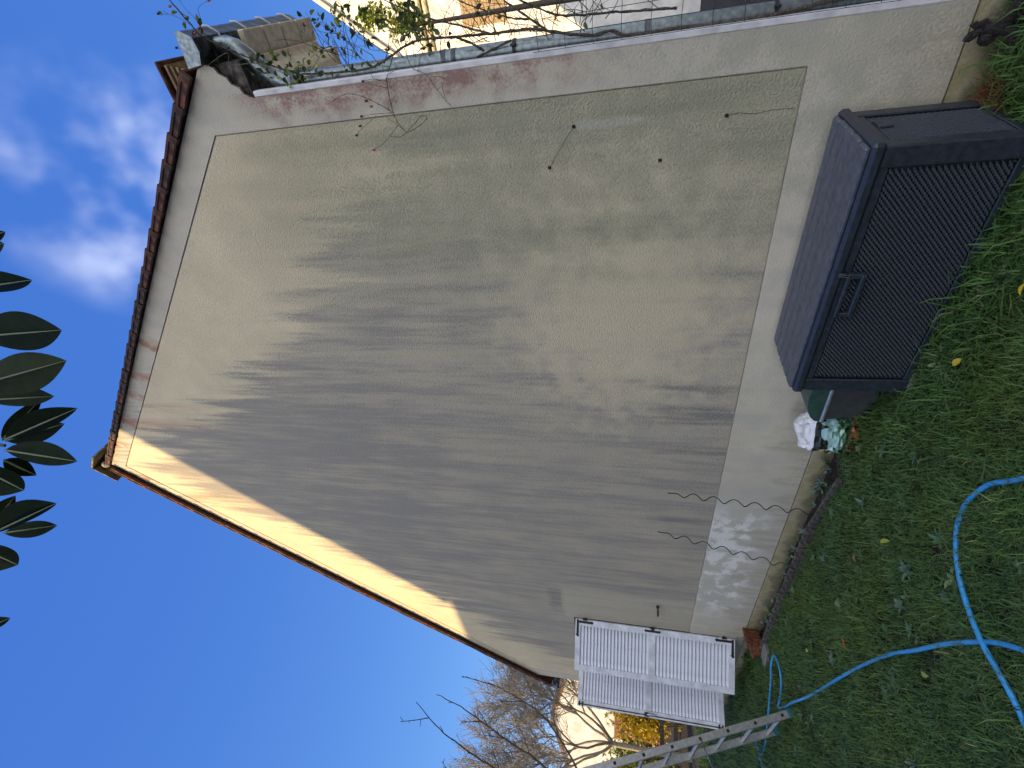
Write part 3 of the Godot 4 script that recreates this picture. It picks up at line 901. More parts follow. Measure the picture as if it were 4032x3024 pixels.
func build_bag_and_bin() -> void:
	var bag := thing("soil_bag", "crumpled potting soil bag with leafy print and white folded top against the wall", "bag", Vector3(-2.80, 0.0, 0.20))
	bag.rotation.y = 0.12
	bag.scale = Vector3.ONE * 1.08
	var f := FastNoiseLite.new()
	f.seed = 9
	f.frequency = 9.0
	f.fractal_octaves = 3
	var pm := mat(Color(1, 1, 1), 0.32)
	pm.albedo_texture = bag_print()
	var wm := mat(lin(0.78, 0.79, 0.82), 0.4)
	for part in [["sack", 0.0, 0.74, pm], ["folded_top", 0.742, 1.0, wm]]:
		var m := MB.new()
		var nu := 40
		var nv := 22 if part[0] == "sack" else 10
		var grid := []
		for j in nv + 1:
			var v := lerpf(part[1], part[2], float(j) / nv)
			var row := []
			for i in nu + 1:
				var a := TAU * (i % nu) / nu
				var ca := cos(a)
				var sa := sin(a)
				var wx := 0.165 * (1.0 - 0.18 * pow(v, 3.0)) * signf(ca) * pow(absf(ca), 0.6)
				var wz := 0.085 * (1.0 - 0.72 * pow(v, 2.2)) * signf(sa) * pow(absf(sa), 0.7) * (0.75 + 0.5 * sin(PI * minf(v * 1.1, 1.0)))
				var y := 0.372 * v
				var k := f.get_noise_3d(ca * 0.16, y, sa * 0.16)
				var k2 := f.get_noise_3d(ca * 0.3 + 5.0, y * 2.0, sa * 0.3)
				var sag := 0.03 * sin(3.0 * wx / 0.165 + 0.6) * pow(v, 4.0)
				row.append(Vector3(wx * (1 + 0.12 * k) + 0.02 * v * k2, y + sag + 0.018 * k2 * v, wz * (1 + 0.35 * k) + 0.02 * k2 + 0.035 * v * sin(2.0 * v)))
			grid.append(row)
		for j in nv:
			for i in nu:
				var p0: Vector3 = grid[j][i]
				var p1: Vector3 = grid[j][i + 1]
				var p2: Vector3 = grid[j + 1][i + 1]
				var p3: Vector3 = grid[j + 1][i]
				var n1 := (p1 - p0).cross(p2 - p0).normalized()
				var out := Vector3(p0.x, 0, p0.z)
				if n1.dot(out) < 0.0:
					n1 = -n1
				var u0 := fposmod(float(i) / nu * 2.0, 2.0)
				var u1 := float(i + 1) / nu * 2.0
				var v0 := 1.0 - lerpf(part[1], part[2], float(j) / nv) / 0.8
				var v1 := 1.0 - lerpf(part[1], part[2], float(j + 1) / nv) / 0.8
				m.tri(p0, p1, p2, n1, n1, n1, Vector2(u0, v0), Vector2(u1, v0), Vector2(u1, v1))
				m.tri(p0, p2, p3, n1, n1, n1, Vector2(u0, v0), Vector2(u1, v1), Vector2(u0, v1))
		if part[0] == "folded_top":
			var ring: Array = grid[nv].slice(0, nu)
			m.poly(ring, Vector3(0, 0.2, 0))
		obj(part[0], m, part[3], bag)
	var bin := thing("storage_bin", "small grey plastic bin with green lid squeezed between storage box and soil bag", "bin", Vector3(-2.375, 0.0, 0.21))
	var b := MB.new()
	for s in [[0.0, 0.30, 0.16, 0.12], [0.02, 0.335, 0.19, 0.145]]:
		pass
	var q := []
	for yy in [[0.0, 0.155, 0.11], [0.315, 0.195, 0.145]]:
		for k in [[-1, -1], [1, -1], [1, 1], [-1, 1]]:
			q.append(Vector3(k[0] * yy[1], yy[0], k[1] * yy[2]))
	for fc in [[0, 1, 2, 3], [4, 5, 6, 7], [0, 1, 5, 4], [1, 2, 6, 5], [2, 3, 7, 6], [3, 0, 4, 7]]:
		b.poly([q[fc[0]], q[fc[1]], q[fc[2]], q[fc[3]]], Vector3(0, 0.15, 0))
	obj("tub", b, M.bin, bin)
	b = MB.new()
	b.box(Vector3(0, 0.328, 0), Vector3(0.42, 0.026, 0.32), 0.008)
	obj("rim", b, M.alu, bin)
	b = MB.new()
	var cap := PackedVector2Array()
	for k in 11:
		var a := PI * k / 10
		cap.append(Vector2(cos(a) * 0.205, 0.342 + sin(a) * 0.105))
	b.prism(cap, -0.155, 0.155)
	obj("lid", b, M.bin_lid, bin)
	b = MB.new()
	b.tube(smooth_path([Vector3(-2.527, 0.05, 0.22), Vector3(-2.62, 0.035, 0.2), Vector3(-2.74, 0.02, 0.16)], 0.03), [0.008, 0.008, 0.009, 0.009, 0.008, 0.008, 0.007, 0.006].slice(0, smooth_path([Vector3(-2.527, 0.05, 0.22), Vector3(-2.62, 0.035, 0.2), Vector3(-2.74, 0.02, 0.16)], 0.03).size()), 6)
	tag(obj("stick", b, M.pale_stick), "short bare stick on the soil in front of the grey bin", "stick")

func build_ladder() -> void:
	var P0 := Vector3(-5.718, 0.12, 1.159)
	var u := Vector3(0.066, 0.918, 0.39).normalized()
	var w := Vector3(-0.523, 0.032, 0.011)
	var wd := w.normalized()
	var zn := wd.cross(u).normalized()
	var bs := Basis(wd, u, zn)
	var t := thing("step_ladder", "aluminium step ladder with square rungs and teal feet standing open on the lawn", "ladder")
	var L := 2.55
	var topc := P0 + w * 0.5 + u * (L - 0.12)
	for side in [0.0, 1.0]:
		var m := MB.new()
		m.box(P0 + w * side + u * (L * 0.5 - 0.09), Vector3(0.024, L - 0.06, 0.066), 0.004, bs)
		obj("stile", m, M.alu, t)
		m = MB.new()
		m.box(P0 + w * side - u * 0.092, Vector3(0.032, 0.07, 0.076), 0.006, bs)
		obj("foot", m, M.teal, t)
	for k in 9:
		var m := MB.new()
		m.box(P0 + w * 0.5 + u * (0.28 * k), Vector3(w.length() - 0.026, 0.028, 0.028), 0.003, bs)
		obj("rung", m, M.alu, t)
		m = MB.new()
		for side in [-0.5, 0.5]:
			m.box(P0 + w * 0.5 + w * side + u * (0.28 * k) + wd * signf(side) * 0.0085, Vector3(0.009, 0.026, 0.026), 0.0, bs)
		obj("painted_rung_hollow", m, M.dark, t)  # solid dark blocks paint the shade inside the hollow rung ends
	# rear frame and the cords that stop it opening further
	var u2 := Vector3(-0.02, -0.92, 0.39).normalized()
	var b2 := Basis(wd, u2, wd.cross(u2).normalized())
	var L2 := (topc.y - 0.01) / -u2.y
	for side in [-0.46, 0.46]:
		var m := MB.new()
		m.box(topc + w * side + u2 * (L2 * 0.5) + Vector3(0, 0, 0.045), Vector3(0.024, L2 - 0.02, 0.06), 0.004, b2)
		obj("rear_stile", m, M.alu, t)
	for k in 4:
		var m := MB.new()
		m.box(topc + u2 * (0.5 + 0.55 * k) + Vector3(0, 0, 0.045), Vector3(w.length() * 0.9, 0.026, 0.026), 0.003, b2)
		obj("rear_brace", m, M.alu, t)
	var m3 := MB.new()
	m3.box(topc + Vector3(0, 0.02, 0.03), Vector3(w.length() + 0.06, 0.04, 0.14), 0.008)
	obj("top_cap", m3, M.teal, t)
	for side in [0.0, 1.0]:
		var a: Vector3 = P0 + w * side + u * 0.84 - wd * (0.016 if side == 0.0 else -0.016)
		var e: Vector3 = topc + w * (side - 0.5) * 0.92 + u2 * (L2 - 0.55)
		var m := MB.new()
		var pts := []
		for k in 9:
			var f := k / 8.0
			pts.append(a.lerp(e, f) - Vector3(0, 0.06 * sin(PI * f), 0))
		m.tube(pts, taper(9, 0.007, 0.007), 6)
		obj("stay_cord", m, M.zinc_dull, t)

func build_hose() -> void:
	var p := []
	for q in [[-1.2, 1.95], [-1.55, 1.62], [-1.88, 1.416], [-1.982, 1.349], [-2.132, 1.31], [-2.251, 1.316], [-2.347, 1.358], [-2.425, 1.421], [-2.492, 1.518], [-2.518, 1.614], [-2.527, 1.714], [-2.531, 1.817], [-2.528, 1.909], [-2.534, 2.005], [-2.55, 2.2], [-2.46, 2.38], [-2.28, 2.36], [-2.2, 2.15], [-2.26, 1.98], [-2.389, 1.874], [-2.496, 1.813], [-2.659, 1.742], [-2.855, 1.666], [-3.097, 1.589], [-3.429, 1.486], [-3.848, 1.399], [-4.427, 1.299], [-5.081, 1.183], [-5.609, 1.072], [-5.86, 1.03], [-6.117, 0.954], [-5.957, 0.894], [-5.83, 0.794], [-5.811, 0.67], [-5.904, 0.524], [-6.084, 0.551], [-6.213, 0.678], [-6.55, 0.90], [-6.9, 1.08], [-7.283, 1.125], [-7.508, 1.156], [-7.9, 1.3], [-7.8, 1.6], [-7.35, 1.5], [-7.197, 1.224], [-7.258, 1.131], [-7.28, 1.026], [-7.4, 0.914], [-7.6, 0.875]]:
		p.append(Vector3(q[0], 0.034, q[1]))
	var s := smooth_path(p, 0.05)
	for i in s.size():
		s[i].y = 0.038 + 0.006 * sin(i * 0.13)
		s[i] += Vector3(0.006 * sin(i * 0.23), 0, 0.006 * cos(i * 0.17))
		if i < s.size() / 4:
			s[i].y += 0.026 * exp(-pow(s[i].distance_to(Vector3(-2.515, 0.042, 1.80)) / 0.22, 2.0))
	var h := thing("garden_hose", "bright blue garden hose looping across the lawn past the ladder", "hose")
	var m := MB.new()
	m.tube(s, taper(s.size(), 0.0118, 0.0118), 10)
	obj("hose_line", m, M.hose, h)
	m = MB.new()
	m.tube([Vector3(-7.59, 0.034, 0.876), Vector3(-7.68, 0.036, 0.865)], [0.02, 0.018], 10)
	obj("hose_connector", m, M.orange, h)

func build_stakes() -> void:
	for s in [[Vector3(-3.923, -0.05, 0.129), Vector3(-3.782, 1.242, 0.12), "black wavy tomato stake leaning by the lime bloom, farther from the shutters", 0.3], [Vector3(-4.688, -0.05, 0.224), Vector3(-4.439, 1.293, 0.10), "black wavy tomato stake leaning by the lime bloom, nearer the shutters", 1.1]]:
		var pts := []
		var d: Vector3 = s[1] - s[0]
		var l := d.length()
		d /= l
		var a := d.cross(Vector3(0, 0, 1)).normalized()
		var b := d.cross(a)
		for k in 130:
			var f := k / 129.0
			var amp := 0.024 * smoothstep(0.0, 0.16, f) * smoothstep(1.0, 0.86, f)
			var ph: float = f * TAU * 7.4 + s[3]
			pts.append(s[0] + d * l * f + a * cos(ph) * amp + b * sin(ph) * amp)
		var m := MB.new()
		m.tube(pts, taper(130, 0.0042, 0.0042), 6)
		tag(obj("spiral_stake", m, M.iron), s[2], "stake", "spiral plant stakes")

func build_small_things() -> void:
	var m := MB.new()
	# edging boards
	var e := thing("garden_edging", "weathered low edging boards along the weedy strip below the wall", "edging")
	var pts := [Vector3(-3.22, 0, 0.315), Vector3(-4.02, 0, 0.196), Vector3(-5.12, 0, 0.22), Vector3(-6.32, 0, 0.285)]
	for k in 3:
		var a: Vector3 = pts[k]
		var b: Vector3 = pts[k + 1]
		var d := (b - a).normalized()
		m = MB.new()
		m.box((a + b) * 0.5 + Vector3(0, 0.018 + 0.006 * k, 0), Vector3(a.distance_to(b) - 0.015, 0.085, 0.022), 0.004, Basis(d, Vector3.UP, d.cross(Vector3.UP)))
		obj("plank", m, M.board, e)
	# terracotta trough
	var t := thing("terracotta_trough", "chipped terracotta trough tipped at the foot of the wall under the shutter", "planter", Vector3(-6.42, 0.015, 0.15))
	t.basis = Basis(Vector3.UP, -0.95) * Basis(Vector3.RIGHT, 0.28)
	var q := []
	for yy in [[0.0, 0.155, 0.055], [0.15, 0.18, 0.08]]:
		for k in [[-1, -1], [1, -1], [1, 1], [-1, 1]]:
			q.append(Vector3(k[0] * yy[1], yy[0], k[1] * yy[2]))
	m = MB.new()
	for fc in [[0, 1, 2, 3], [0, 1, 5, 4], [1, 2, 6, 5], [2, 3, 7, 6], [3, 0, 4, 7]]:
		m.poly([q[fc[0]], q[fc[1]], q[fc[2]], q[fc[3]]], Vector3(0, 0.08, 0))
	for fc in [[0, 1, 5, 4], [1, 2, 6, 5], [2, 3, 7, 6], [3, 0, 4, 7]]:
		var z := Vector3(0.9, 1.0, 0.84)
		m.poly([q[fc[0]] * z, q[fc[1]] * z, q[fc[2]] * z, q[fc[3]] * z], Vector3(0, 0.08, 0))
	obj("trough", m, M.terracotta, t)
	m = MB.new()
	for s in [-1.0, 1.0]:
		m.box(Vector3(0, 0.145, 0.078 * s), Vector3(0.385, 0.03, 0.022), 0.005)
		m.box(Vector3(0.178 * s, 0.145, 0), Vector3(0.022, 0.03, 0.134), 0.005)
	obj("rim", m, M.terracotta, t)
	m = MB.new()
	m.box(Vector3(0, 0.08, 0), Vector3(0.31, 0.02, 0.12))
	obj("soil_fill", m, M.soil, t)
	# slab and bits by the far end of the edging
	m = MB.new()
	m.box(Vector3(0, 0.02, 0), Vector3(0.22, 0.05, 0.16), 0.008)
	var o := obj("stone_slab", m, M.brick_grey)
	o.position = Vector3(-6.28, 0.005, 0.37)
	o.rotation.y = 0.4
	tag(o, "small grey stone slab beside the terracotta trough", "stone")
	# hooks and wires on the wall
	for k in [[Vector2(-0.678, 1.94), "black wall hook holding the upper end of a slack wire"], [Vector2(-0.889, 2.097), "black wall hook at the top left of the slanting wire"], [Vector2(-0.701, 1.129), "black wall hook with a thin cord hanging to the base band"], [Vector2(-0.899, 1.459), "lone black screw in the ochre render"]]:
		m = MB.new()
		m.tube([Vector3(0, 0, -0.01), Vector3(0, 0, 0.014), Vector3(0, 0.004, 0.018)], [0.0055, 0.006, 0.003], 7)
		m.box(Vector3(0, 0, 0.003), Vector3(0.018, 0.02, 0.006), 0.002)
		o = obj("wall_hook", m, M.iron)
		o.position = Vector3(k[0].x, k[0].y, 0)
		tag(o, k[1], "hook", "hooks on the ochre wall")
	m = MB.new()
	m.tube(smooth_path([Vector3(-0.678, 1.94, 0.012), Vector3(-0.74, 1.99, 0.012), Vector3(-0.815, 2.045, 0.011), Vector3(-0.889, 2.097, 0.012)]), taper(smooth_path([Vector3(-0.678, 1.94, 0.012), Vector3(-0.74, 1.99, 0.012), Vector3(-0.815, 2.045, 0.011), Vector3(-0.889, 2.097, 0.012)]).size(), 0.0014, 0.0014), 5)
	tag(obj("wire", m, M.wire), "slanting dark wire strung between two wall hooks", "wire")
	m = MB.new()
	var cp := smooth_path([Vector3(-0.701, 1.129, 0.012), Vector3(-0.693, 1.07, 0.007), Vector3(-0.705, 0.99, 0.006), Vector3(-0.695, 0.91, 0.006), Vector3(-0.698, 0.80, 0.007)])
	m.tube(cp, taper(cp.size(), 0.0016, 0.0012), 5)
	tag(obj("cord", m, M.wire), "thin dark cord hanging from a hook down to the base band", "cord")
	# driftwood root by the downpipe
	var st := thing("gnarled_root", "dark gnarled dead root lying at the wall below the downpipe", "root")
	var f := FastNoiseLite.new()
	f.seed = 3
	f.frequency = 14.0
	for k in [[[Vector3(-0.46, 0.19, 0.10), Vector3(-0.445, 0.13, 0.12), Vector3(-0.42, 0.085, 0.15), Vector3(-0.36, 0.05, 0.17), Vector3(-0.22, 0.03, 0.19)], 0.018, 0.042], [[Vector3(-0.41, 0.185, 0.105), Vector3(-0.425, 0.13, 0.13), Vector3(-0.44, 0.08, 0.16), Vector3(-0.5, 0.02, 0.2)], 0.014, 0.034], [[Vector3(-0.47, 0.12, 0.12), Vector3(-0.42, 0.10, 0.15), Vector3(-0.3, 0.06, 0.2)], 0.03, 0.03]]:
		m = MB.new()
		var sp := smooth_path(k[0], 0.02)
		var rr := []
		for i in sp.size():
			var nn := f.get_noise_3d(sp[i].x * 3.0, sp[i].y * 3.0, sp[i].z * 3.0)
			rr.append(lerpf(k[1], k[2], float(i) / sp.size()) * (1.0 + 0.6 * nn))
			sp[i] += Vector3(f.get_noise_1d(i * 0.9), f.get_noise_1d(i * 0.9 + 40), f.get_noise_1d(i * 0.9 + 80)) * 0.02
		m.tube(sp, rr, 9)
		obj("root_limb", m, M.bark_dark, st)
	# dry brown tuft at the end of the storage box
	m = MB.new()
	for i in 700:
		var a := rng.randf() * TAU
		var base := Vector3(-0.705 + rng.randf_range(-0.05, 0.06), 0.0, 0.19 + rng.randf_range(-0.09, 0.11))
		var dd := Vector3(cos(a) * rng.randf_range(0.02, 0.1), rng.randf_range(0.03, 0.13), sin(a) * rng.randf_range(0.02, 0.1))
		m.tube([base, base + dd * 0.6, base + dd * 1.0 + Vector3(0, -0.03, 0)], [0.0016, 0.0014, 0.0006], 3, false)
	tag(obj("dead_fern", m, M.fibre), "rusty brown dead fern tuft at the end of the storage box", "fern")
	m = MB.new()
	m.tube([Vector3(-0.735, 0.06, 0.26), Vector3(-0.752, 0.05, 0.36), Vector3(-0.778, 0.045, 0.47)], [0.013, 0.016, 0.014], 7)
	tag(obj("stick", m, M.pale_stick), "pale peeled stick poking out under the storage box end", "stick")
	# bits on the lawn
	m = MB.new()
	m.box(Vector3.ZERO, Vector3(0.07, 0.006, 0.018), 0.002)
	o = obj("plant_label", m, M.orange)
	o.position = Vector3(-4.017, 0.045, 1.188)
	o.basis = Basis(Vector3.UP, 0.7) * Basis(Vector3.BACK, 0.25)
	tag(o, "small red plastic plant tag dropped on the lawn", "plant tag")

# ---------------------------------------------------------------- plants
func weed(at: Vector3, n: int, l: float, w: float, m: Material, label: String, group: String, lift := 0.5) -> void:
	var b := MB.new()
	for k in n:
		var a := TAU * k / n + rng.randf_range(-0.4, 0.4)
		var ll := l * rng.randf_range(0.6, 1.1)
		var t := Vector3(cos(a) * ll, ll * lift * rng.randf_range(0.5, 1.2), sin(a) * ll)
		b.leaf(Vector3(cos(a), 0.1, sin(a)) * ll * 0.12, t, w * rng.randf_range(0.7, 1.1), Vector3.UP, 0.18, 0.3, 5)
	var o := obj("weed", b, m)
	o.position = at
	tag(o, label, "weed", group)

func build_plants() -> void:
	# named weeds
	weed(Vector3(-1.77, 0.015, 0.76), 8, 0.13, 0.026, M.weed_pale, "pale strap-leaved weed beside the storage box front", "", 0.45)
	weed(Vector3(-1.29, 0.02, 0.79), 7, 0.075, 0.034, M.weed_blue, "blue-green ivy-leaved weed in the grass before the storage box", "", 0.4)
	weed(Vector3(-1.38, 0.02, 0.73), 7, 0.06, 0.03, M.weed, "dark ivy-leaved weed close to the storage box front", "", 0.4)
	weed(Vector3(-2.875, 0.02, 1.252), 8, 0.085, 0.036, M.weed_blue, "grey-green lobed weed rosette inside the hose loop", "", 0.3)
	weed(Vector3(-4.336, 0.02, 1.172), 7, 0.07, 0.03, M.weed_blue, "grey-green weed rosette beside the red plant tag", "", 0.3)
	weed(Vector3(-2.35, 0.02, 0.86), 6, 0.06, 0.026, M.weed_blue, "grey-green weed rosette in front of the soil bag", "", 0.35)
	for k in 110:
		var p := Vector3(rng.randf_range(-7.0, -1.0), 0.012, rng.randf_range(0.35, 2.0))
		if p.x > -2.3 and p.z < 0.72:
			continue
		weed(p, 5 + rng.randi() % 4, rng.randf_range(0.035, 0.08), rng.randf_range(0.016, 0.03), [M.weed, M.weed, M.weed_blue, M.weed_pale][rng.randi() % 4], "small broadleaf weed growing in the lawn grass", "broadleaf weeds in the lawn", 0.45)
	for k in 34:
		var x := rng.randf_range(-6.2, -3.3)
		weed(Vector3(x, 0.01, rng.randf_range(0.05, 0.17)), 6 + rng.randi() % 6, rng.randf_range(0.03, 0.075), rng.randf_range(0.010, 0.02), [M.weed, M.weed_blue, M.weed, M.weed_pale][rng.randi() % 4], "leafy weed in the strip between edging boards and wall", "weeds below the wall", 0.9)
	for k in 9:
		var b := MB.new()
		b.leaf(Vector3.ZERO, Vector3(rng.randf_range(0.04, 0.07), 0.01, 0), 0.03, Vector3.UP, 0.15, 0.3, 5)
		var o := obj("fallen_leaf", b, [M.yellow_leaf, M.dead_leaf, M.lime_leaf][k % 3])
		o.position = [Vector3(-1.68, 0.05, 0.83), Vector3(-5.52, 0.05, 0.38), Vector3(-4.63, 0.02, 0.12), Vector3(-1.2, 0.05, 0.95), Vector3(-3.4, 0.05, 0.9), Vector3(-2.9, 0.05, 1.05), Vector3(-4.75, 0.06, 0.95), Vector3(-2.6, 0.05, 0.6), Vector3(-3.05, 0.06, 1.75)][k]
		o.rotation = Vector3(rng.randf_range(-0.4, 0.4), rng.randf() * TAU, rng.randf_range(-0.4, 0.4))
		tag(o, "single fallen leaf lying on the lawn grass", "leaf", "fallen leaves on the lawn")
	# grass in tufts
	var kinds := []
	for k in 5:
		var b := MB.new()
		for i in 34:
			var hue := rng.randf()
			var c := Color(0.042, 0.100, 0.016).lerp(Color(0.105, 0.185, 0.036), hue)
			if rng.randf() < 0.03:
				c = Color(0.24, 0.22, 0.10)
			b.col = c
			var a := rng.randf() * TAU
			var base := Vector3(rng.randf_range(-0.07, 0.07), 0.0, rng.randf_range(-0.07, 0.07))
			var l := rng.randf_range(0.03, 0.075) * (1.7 if rng.randf() < 0.12 else 1.0)
			var lean := rng.randf_range(0.4, 1.5)
			var dir := Vector3(cos(a), 0, sin(a))
			var side := Vector3(-sin(a), 0, cos(a)) * rng.randf_range(0.0012, 0.0024)
			var p1 := base + Vector3(0, l * 0.55, 0) + dir * l * 0.25 * lean
			var p2 := base + Vector3(0, l * (0.95 - 0.35 * lean), 0) + dir * l * 0.85 * lean
			var nn := (Vector3.UP * 0.7 + dir * -0.3).normalized()
			b.tri(base - side, base + side, p1 + side, nn, nn, nn)
			b.tri(base - side, p1 + side, p1 - side, nn, nn, nn)
			b.tri(p1 - side, p1 + side, p2, nn, nn, nn)
		kinds.append(b.done())
	var lists := [[], [], [], [], []]
	var f := FastNoiseLite.new()
	f.seed = 6
	f.frequency = 1.6
	var tries := 0
	while tries < 17500:
		tries += 1
		var u := rng.randf()
		var x := -0.2 - 13.0 * pow(u, 1.5)
		var z := rng.randf_range(0.06, 2.9)
		if x < -9.3:
			z = rng.randf_range(-5.0, 2.9)
		if x < -3.3 and x > -6.5 and z < 0.24:
			continue
		if x < -9.3 and rng.randf() < 0.3:
			continue
		if x > -2.2 and x < -0.72 and z > 0.15 and z < 0.6 and rng.randf() < 0.8:
			continue
		if x > -3.3 and z < 0.2 and rng.randf() < 0.75:
			continue
		var s := rng.randf_range(0.7, 1.15) * (1.0 + 0.75 * f.get_noise_2d(x, z) + 0.3 * f.get_noise_2d(x * 4.0, z * 4.0))
		if x < -7.0:
			s *= 1.35
		if ((z < 0.36 and x > -3.1) or (x > -2.4 and z < 0.85)) and rng.randf() < 0.45:
			s *= 1.5
		var tr := Transform3D(Basis(Vector3.UP, rng.randf() * TAU).scaled(Vector3(s, s * rng.randf_range(0.75, 1.2), s)), Vector3(x, -0.004, z))
		if x < -3.1 and x > -6.6 and z < 0.42:
			tr = tr.scaled_local(Vector3(0.6, 0.6, 0.6))
		var g := f.get_noise_2d(x * 0.7 + 9.0, z * 0.7)
		var tint := Color(1.0 + 0.35 * g, 1.0 + 0.12 * g, 1.0 - 0.2 * g) * rng.randf_range(0.75, 1.2)
		lists[rng.randi() % 5].append([tr, tint])
	for k in 5:
		var mm := MultiMesh.new()
		mm.transform_format = MultiMesh.TRANSFORM_3D
		mm.use_colors = true
		mm.mesh = kinds[k]
		mm.instance_count = lists[k].size()
		for i in lists[k].size():
			mm.set_instance_transform(i, lists[k][i][0])
			mm.set_instance_color(i, lists[k][i][1])
		var o := MultiMeshInstance3D.new()
		o.name = numbered("grass", self)
		o.multimesh = mm
		o.material_override = M.grass
		add_child(o, true)
		tag(o, "short dark green lawn grass covering the ground", "grass", "", "stuff")

func build_rose() -> void:
	var t := thing("climbing_rose", "leggy climbing rose with thorny stems, sparse leaves and hips on the downpipe corner", "rose")
	var n := 0
	for s in ROSE:
		var p := []
		for i in range(0, s[2].size(), 3):
			p.append(Vector3(s[2][i], s[2][i + 1], s[2][i + 2]))
		if n == 0:
			p.push_front(Vector3(-0.235, -0.02, -0.045))
		var sp := smooth_path(p, 0.012 if s[0] < 0.006 else 0.02)
		for i in sp.size():
			if i > 0 and i < sp.size() - 1:
				sp[i] += Vector3(rng.randf_range(-1, 1), rng.randf_range(-1, 1), rng.randf_range(-1, 1)) * minf(0.0022, s[0] * 0.35)
		var m := MB.new()
		var rad := taper(sp.size(), s[0], s[1])
		for i in sp.size():
			rad[i] *= 1.0 + 0.18 * sin(i * 1.7 + n)
		m.tube(sp, rad, 7 if s[0] > 0.004 else 5)
		# thorns
		if s[0] > 0.0017:
			for i in range(3, sp.size() - 2, 4):
				var d: Vector3 = (sp[i + 1] - sp[i]).normalized()
				var o := d.cross(Vector3(rng.randf_range(-1, 1), rng.randf_range(-1, 1), rng.randf_range(-1, 1))).normalized()
				m.tube([sp[i], sp[i] + o * (rad[i] + 0.006) - d * 0.003], [0.0022, 0.0004], 4, false)
		# side shoots
		if n > 0 and n < 14 and s[0] > 0.0021:
			for i in range(5, sp.size() - 2, 6):
				var d: Vector3 = (sp[i + 1] - sp[i]).normalized()
				var e := d.rotated(d.cross(Vector3(rng.randf_range(-1, 1), rng.randf_range(-1, 1), rng.randf_range(-1, 1))).normalized(), rng.randf_range(0.5, 1.2))
				if sp[i].x + e.x * 0.2 < -0.2:
					e.x = absf(e.x)
				var l := rng.randf_range(0.06, 0.24)
				var c1: Vector3 = sp[i] + e * l * 0.5 + Vector3(0, 0.01, 0)
				m.tube([sp[i], c1, c1 + e.rotated(Vector3(0, 0, 1), rng.randf_range(-0.5, 0.5)) * l * 0.5], [minf(rad[i] * 0.6, 0.0022), 0.0014, 0.0008], 4, false)
		obj("stem", m, M.stem if s[0] > 0.0036 else (M.twig_dark if s[2][2] > -0.001 or rng.randf() < 0.4 else M.stem_green), t)
		# leaves on the thin shoots above the pipe
		if (s[0] <= 0.0036 and s[2][s[2].size() - 1] < 0.02) or n == 0:
			for i in range(4, sp.size(), 5):
				if n == 0 and sp[i].y < 3.2:
					continue
				if rng.randf() < 0.25 or sp[i].z > 0.03:
					continue
				for k in 1 + rng.randi() % 3:
					var dir := Vector3(rng.randf_range(-1, 1), rng.randf_range(-0.9, 0.5), rng.randf_range(-0.7, 0.7)).normalized()
					var b := MB.new()
					var base: Vector3 = sp[i] + dir * 0.008
					b.leaf(base, base + dir * rng.randf_range(0.026, 0.05), rng.randf_range(0.016, 0.027), Vector3(rng.randf_range(-1, 1), 1.0, rng.randf_range(-1, 1)).normalized(), 0.1, 0.3, 5)
					obj("leaf", b, M.rose_leaf if rng.randf() < 0.8 else M.lime_leaf, t)
		n += 1
	# tangle of thin shoots
	for i in 90:
		var b0 := Vector3(rng.randf_range(-0.27, -0.16), rng.randf_range(1.75, 3.3), rng.randf_range(-0.12, 0.0))
		var e := Vector3(rng.randf_range(-0.1, 1.0), rng.randf_range(-0.5, 1.0), rng.randf_range(-0.5, 0.2)).normalized()
		var l := rng.randf_range(0.12, 0.4)
		var p := [b0]
		for k in 5:
			e = (e + Vector3(rng.randf_range(-1, 1), rng.randf_range(-1, 1), rng.randf_range(-1, 1)) * 0.3).normalized()
			var q: Vector3 = p[k] + e * l * 0.2
			q.x = maxf(q.x, -0.29)
			p.append(q)
		var m := MB.new()
		m.tube(p, taper(6, rng.randf_range(0.0014, 0.003), 0.0007), 4, false)
		obj("stem", m, M.stem if i % 3 else M.twig_dark, t)
	for i in 210:
		# leafy tangle at the top of the pipe and beyond it
		var c: Array = [[Vector3(-0.10, 3.10, -0.12), 0.12], [Vector3(-0.06, 3.32, -0.12), 0.10], [Vector3(-0.22, 3.72, -0.04), 0.09], [Vector3(-0.02, 2.86, -0.15), 0.09], [Vector3(-0.16, 2.74, -0.1), 0.10], [Vector3(-0.24, 3.55, -0.03), 0.07], [Vector3(0.0, 3.22, -0.14), 0.08]][rng.randi() % 7]
		var dir := Vector3(rng.randf_range(-1, 1), rng.randf_range(-1, 0.4), rng.randf_range(-0.8, 0.8)).normalized()
		var base: Vector3 = c[0] + Vector3(rng.randfn(), rng.randfn() * 1.1, rng.randfn() * 0.5) * c[1] * 0.6
		base.z = minf(base.z, 0.1)
		if base.x < -0.29:
			continue
		var b := MB.new()
		b.leaf(base, base + dir * rng.randf_range(0.028, 0.052), rng.randf_range(0.018, 0.030), Vector3(rng.randf_range(-1, 1), 1.0, rng.randf_range(-1, 1)).normalized(), 0.12, 0.3, 5)
		b.tube([base - dir * 0.03 + Vector3(0.004, -0.01, 0.0), base], [0.0008, 0.0006], 3, false)
		obj("leaf", b, M.rose_leaf if rng.randf() < 0.75 else M.lime_leaf, t)
	for k in HIPS:
		var at := Vector3(k[0], k[1], k[2])
		var m := MB.new()
		var dry: bool = k[3] > 0.5
		m.lathe(at, [Vector2(0.0005, 0.008), Vector2(0.005, 0.006), Vector2(0.007, 0.0), Vector2(0.005, -0.006), Vector2(0.0015, -0.009)], 8)
		for j in 5:
			var a := TAU * j / 5 + at.x * 40.0
			m.tube([at + Vector3(0, -0.008, 0), at + Vector3(cos(a) * 0.012, -0.014, sin(a) * 0.012)], [0.0016, 0.0005], 3, false)
		obj("hip", m, M.hip_dry if dry else M.hip, t)
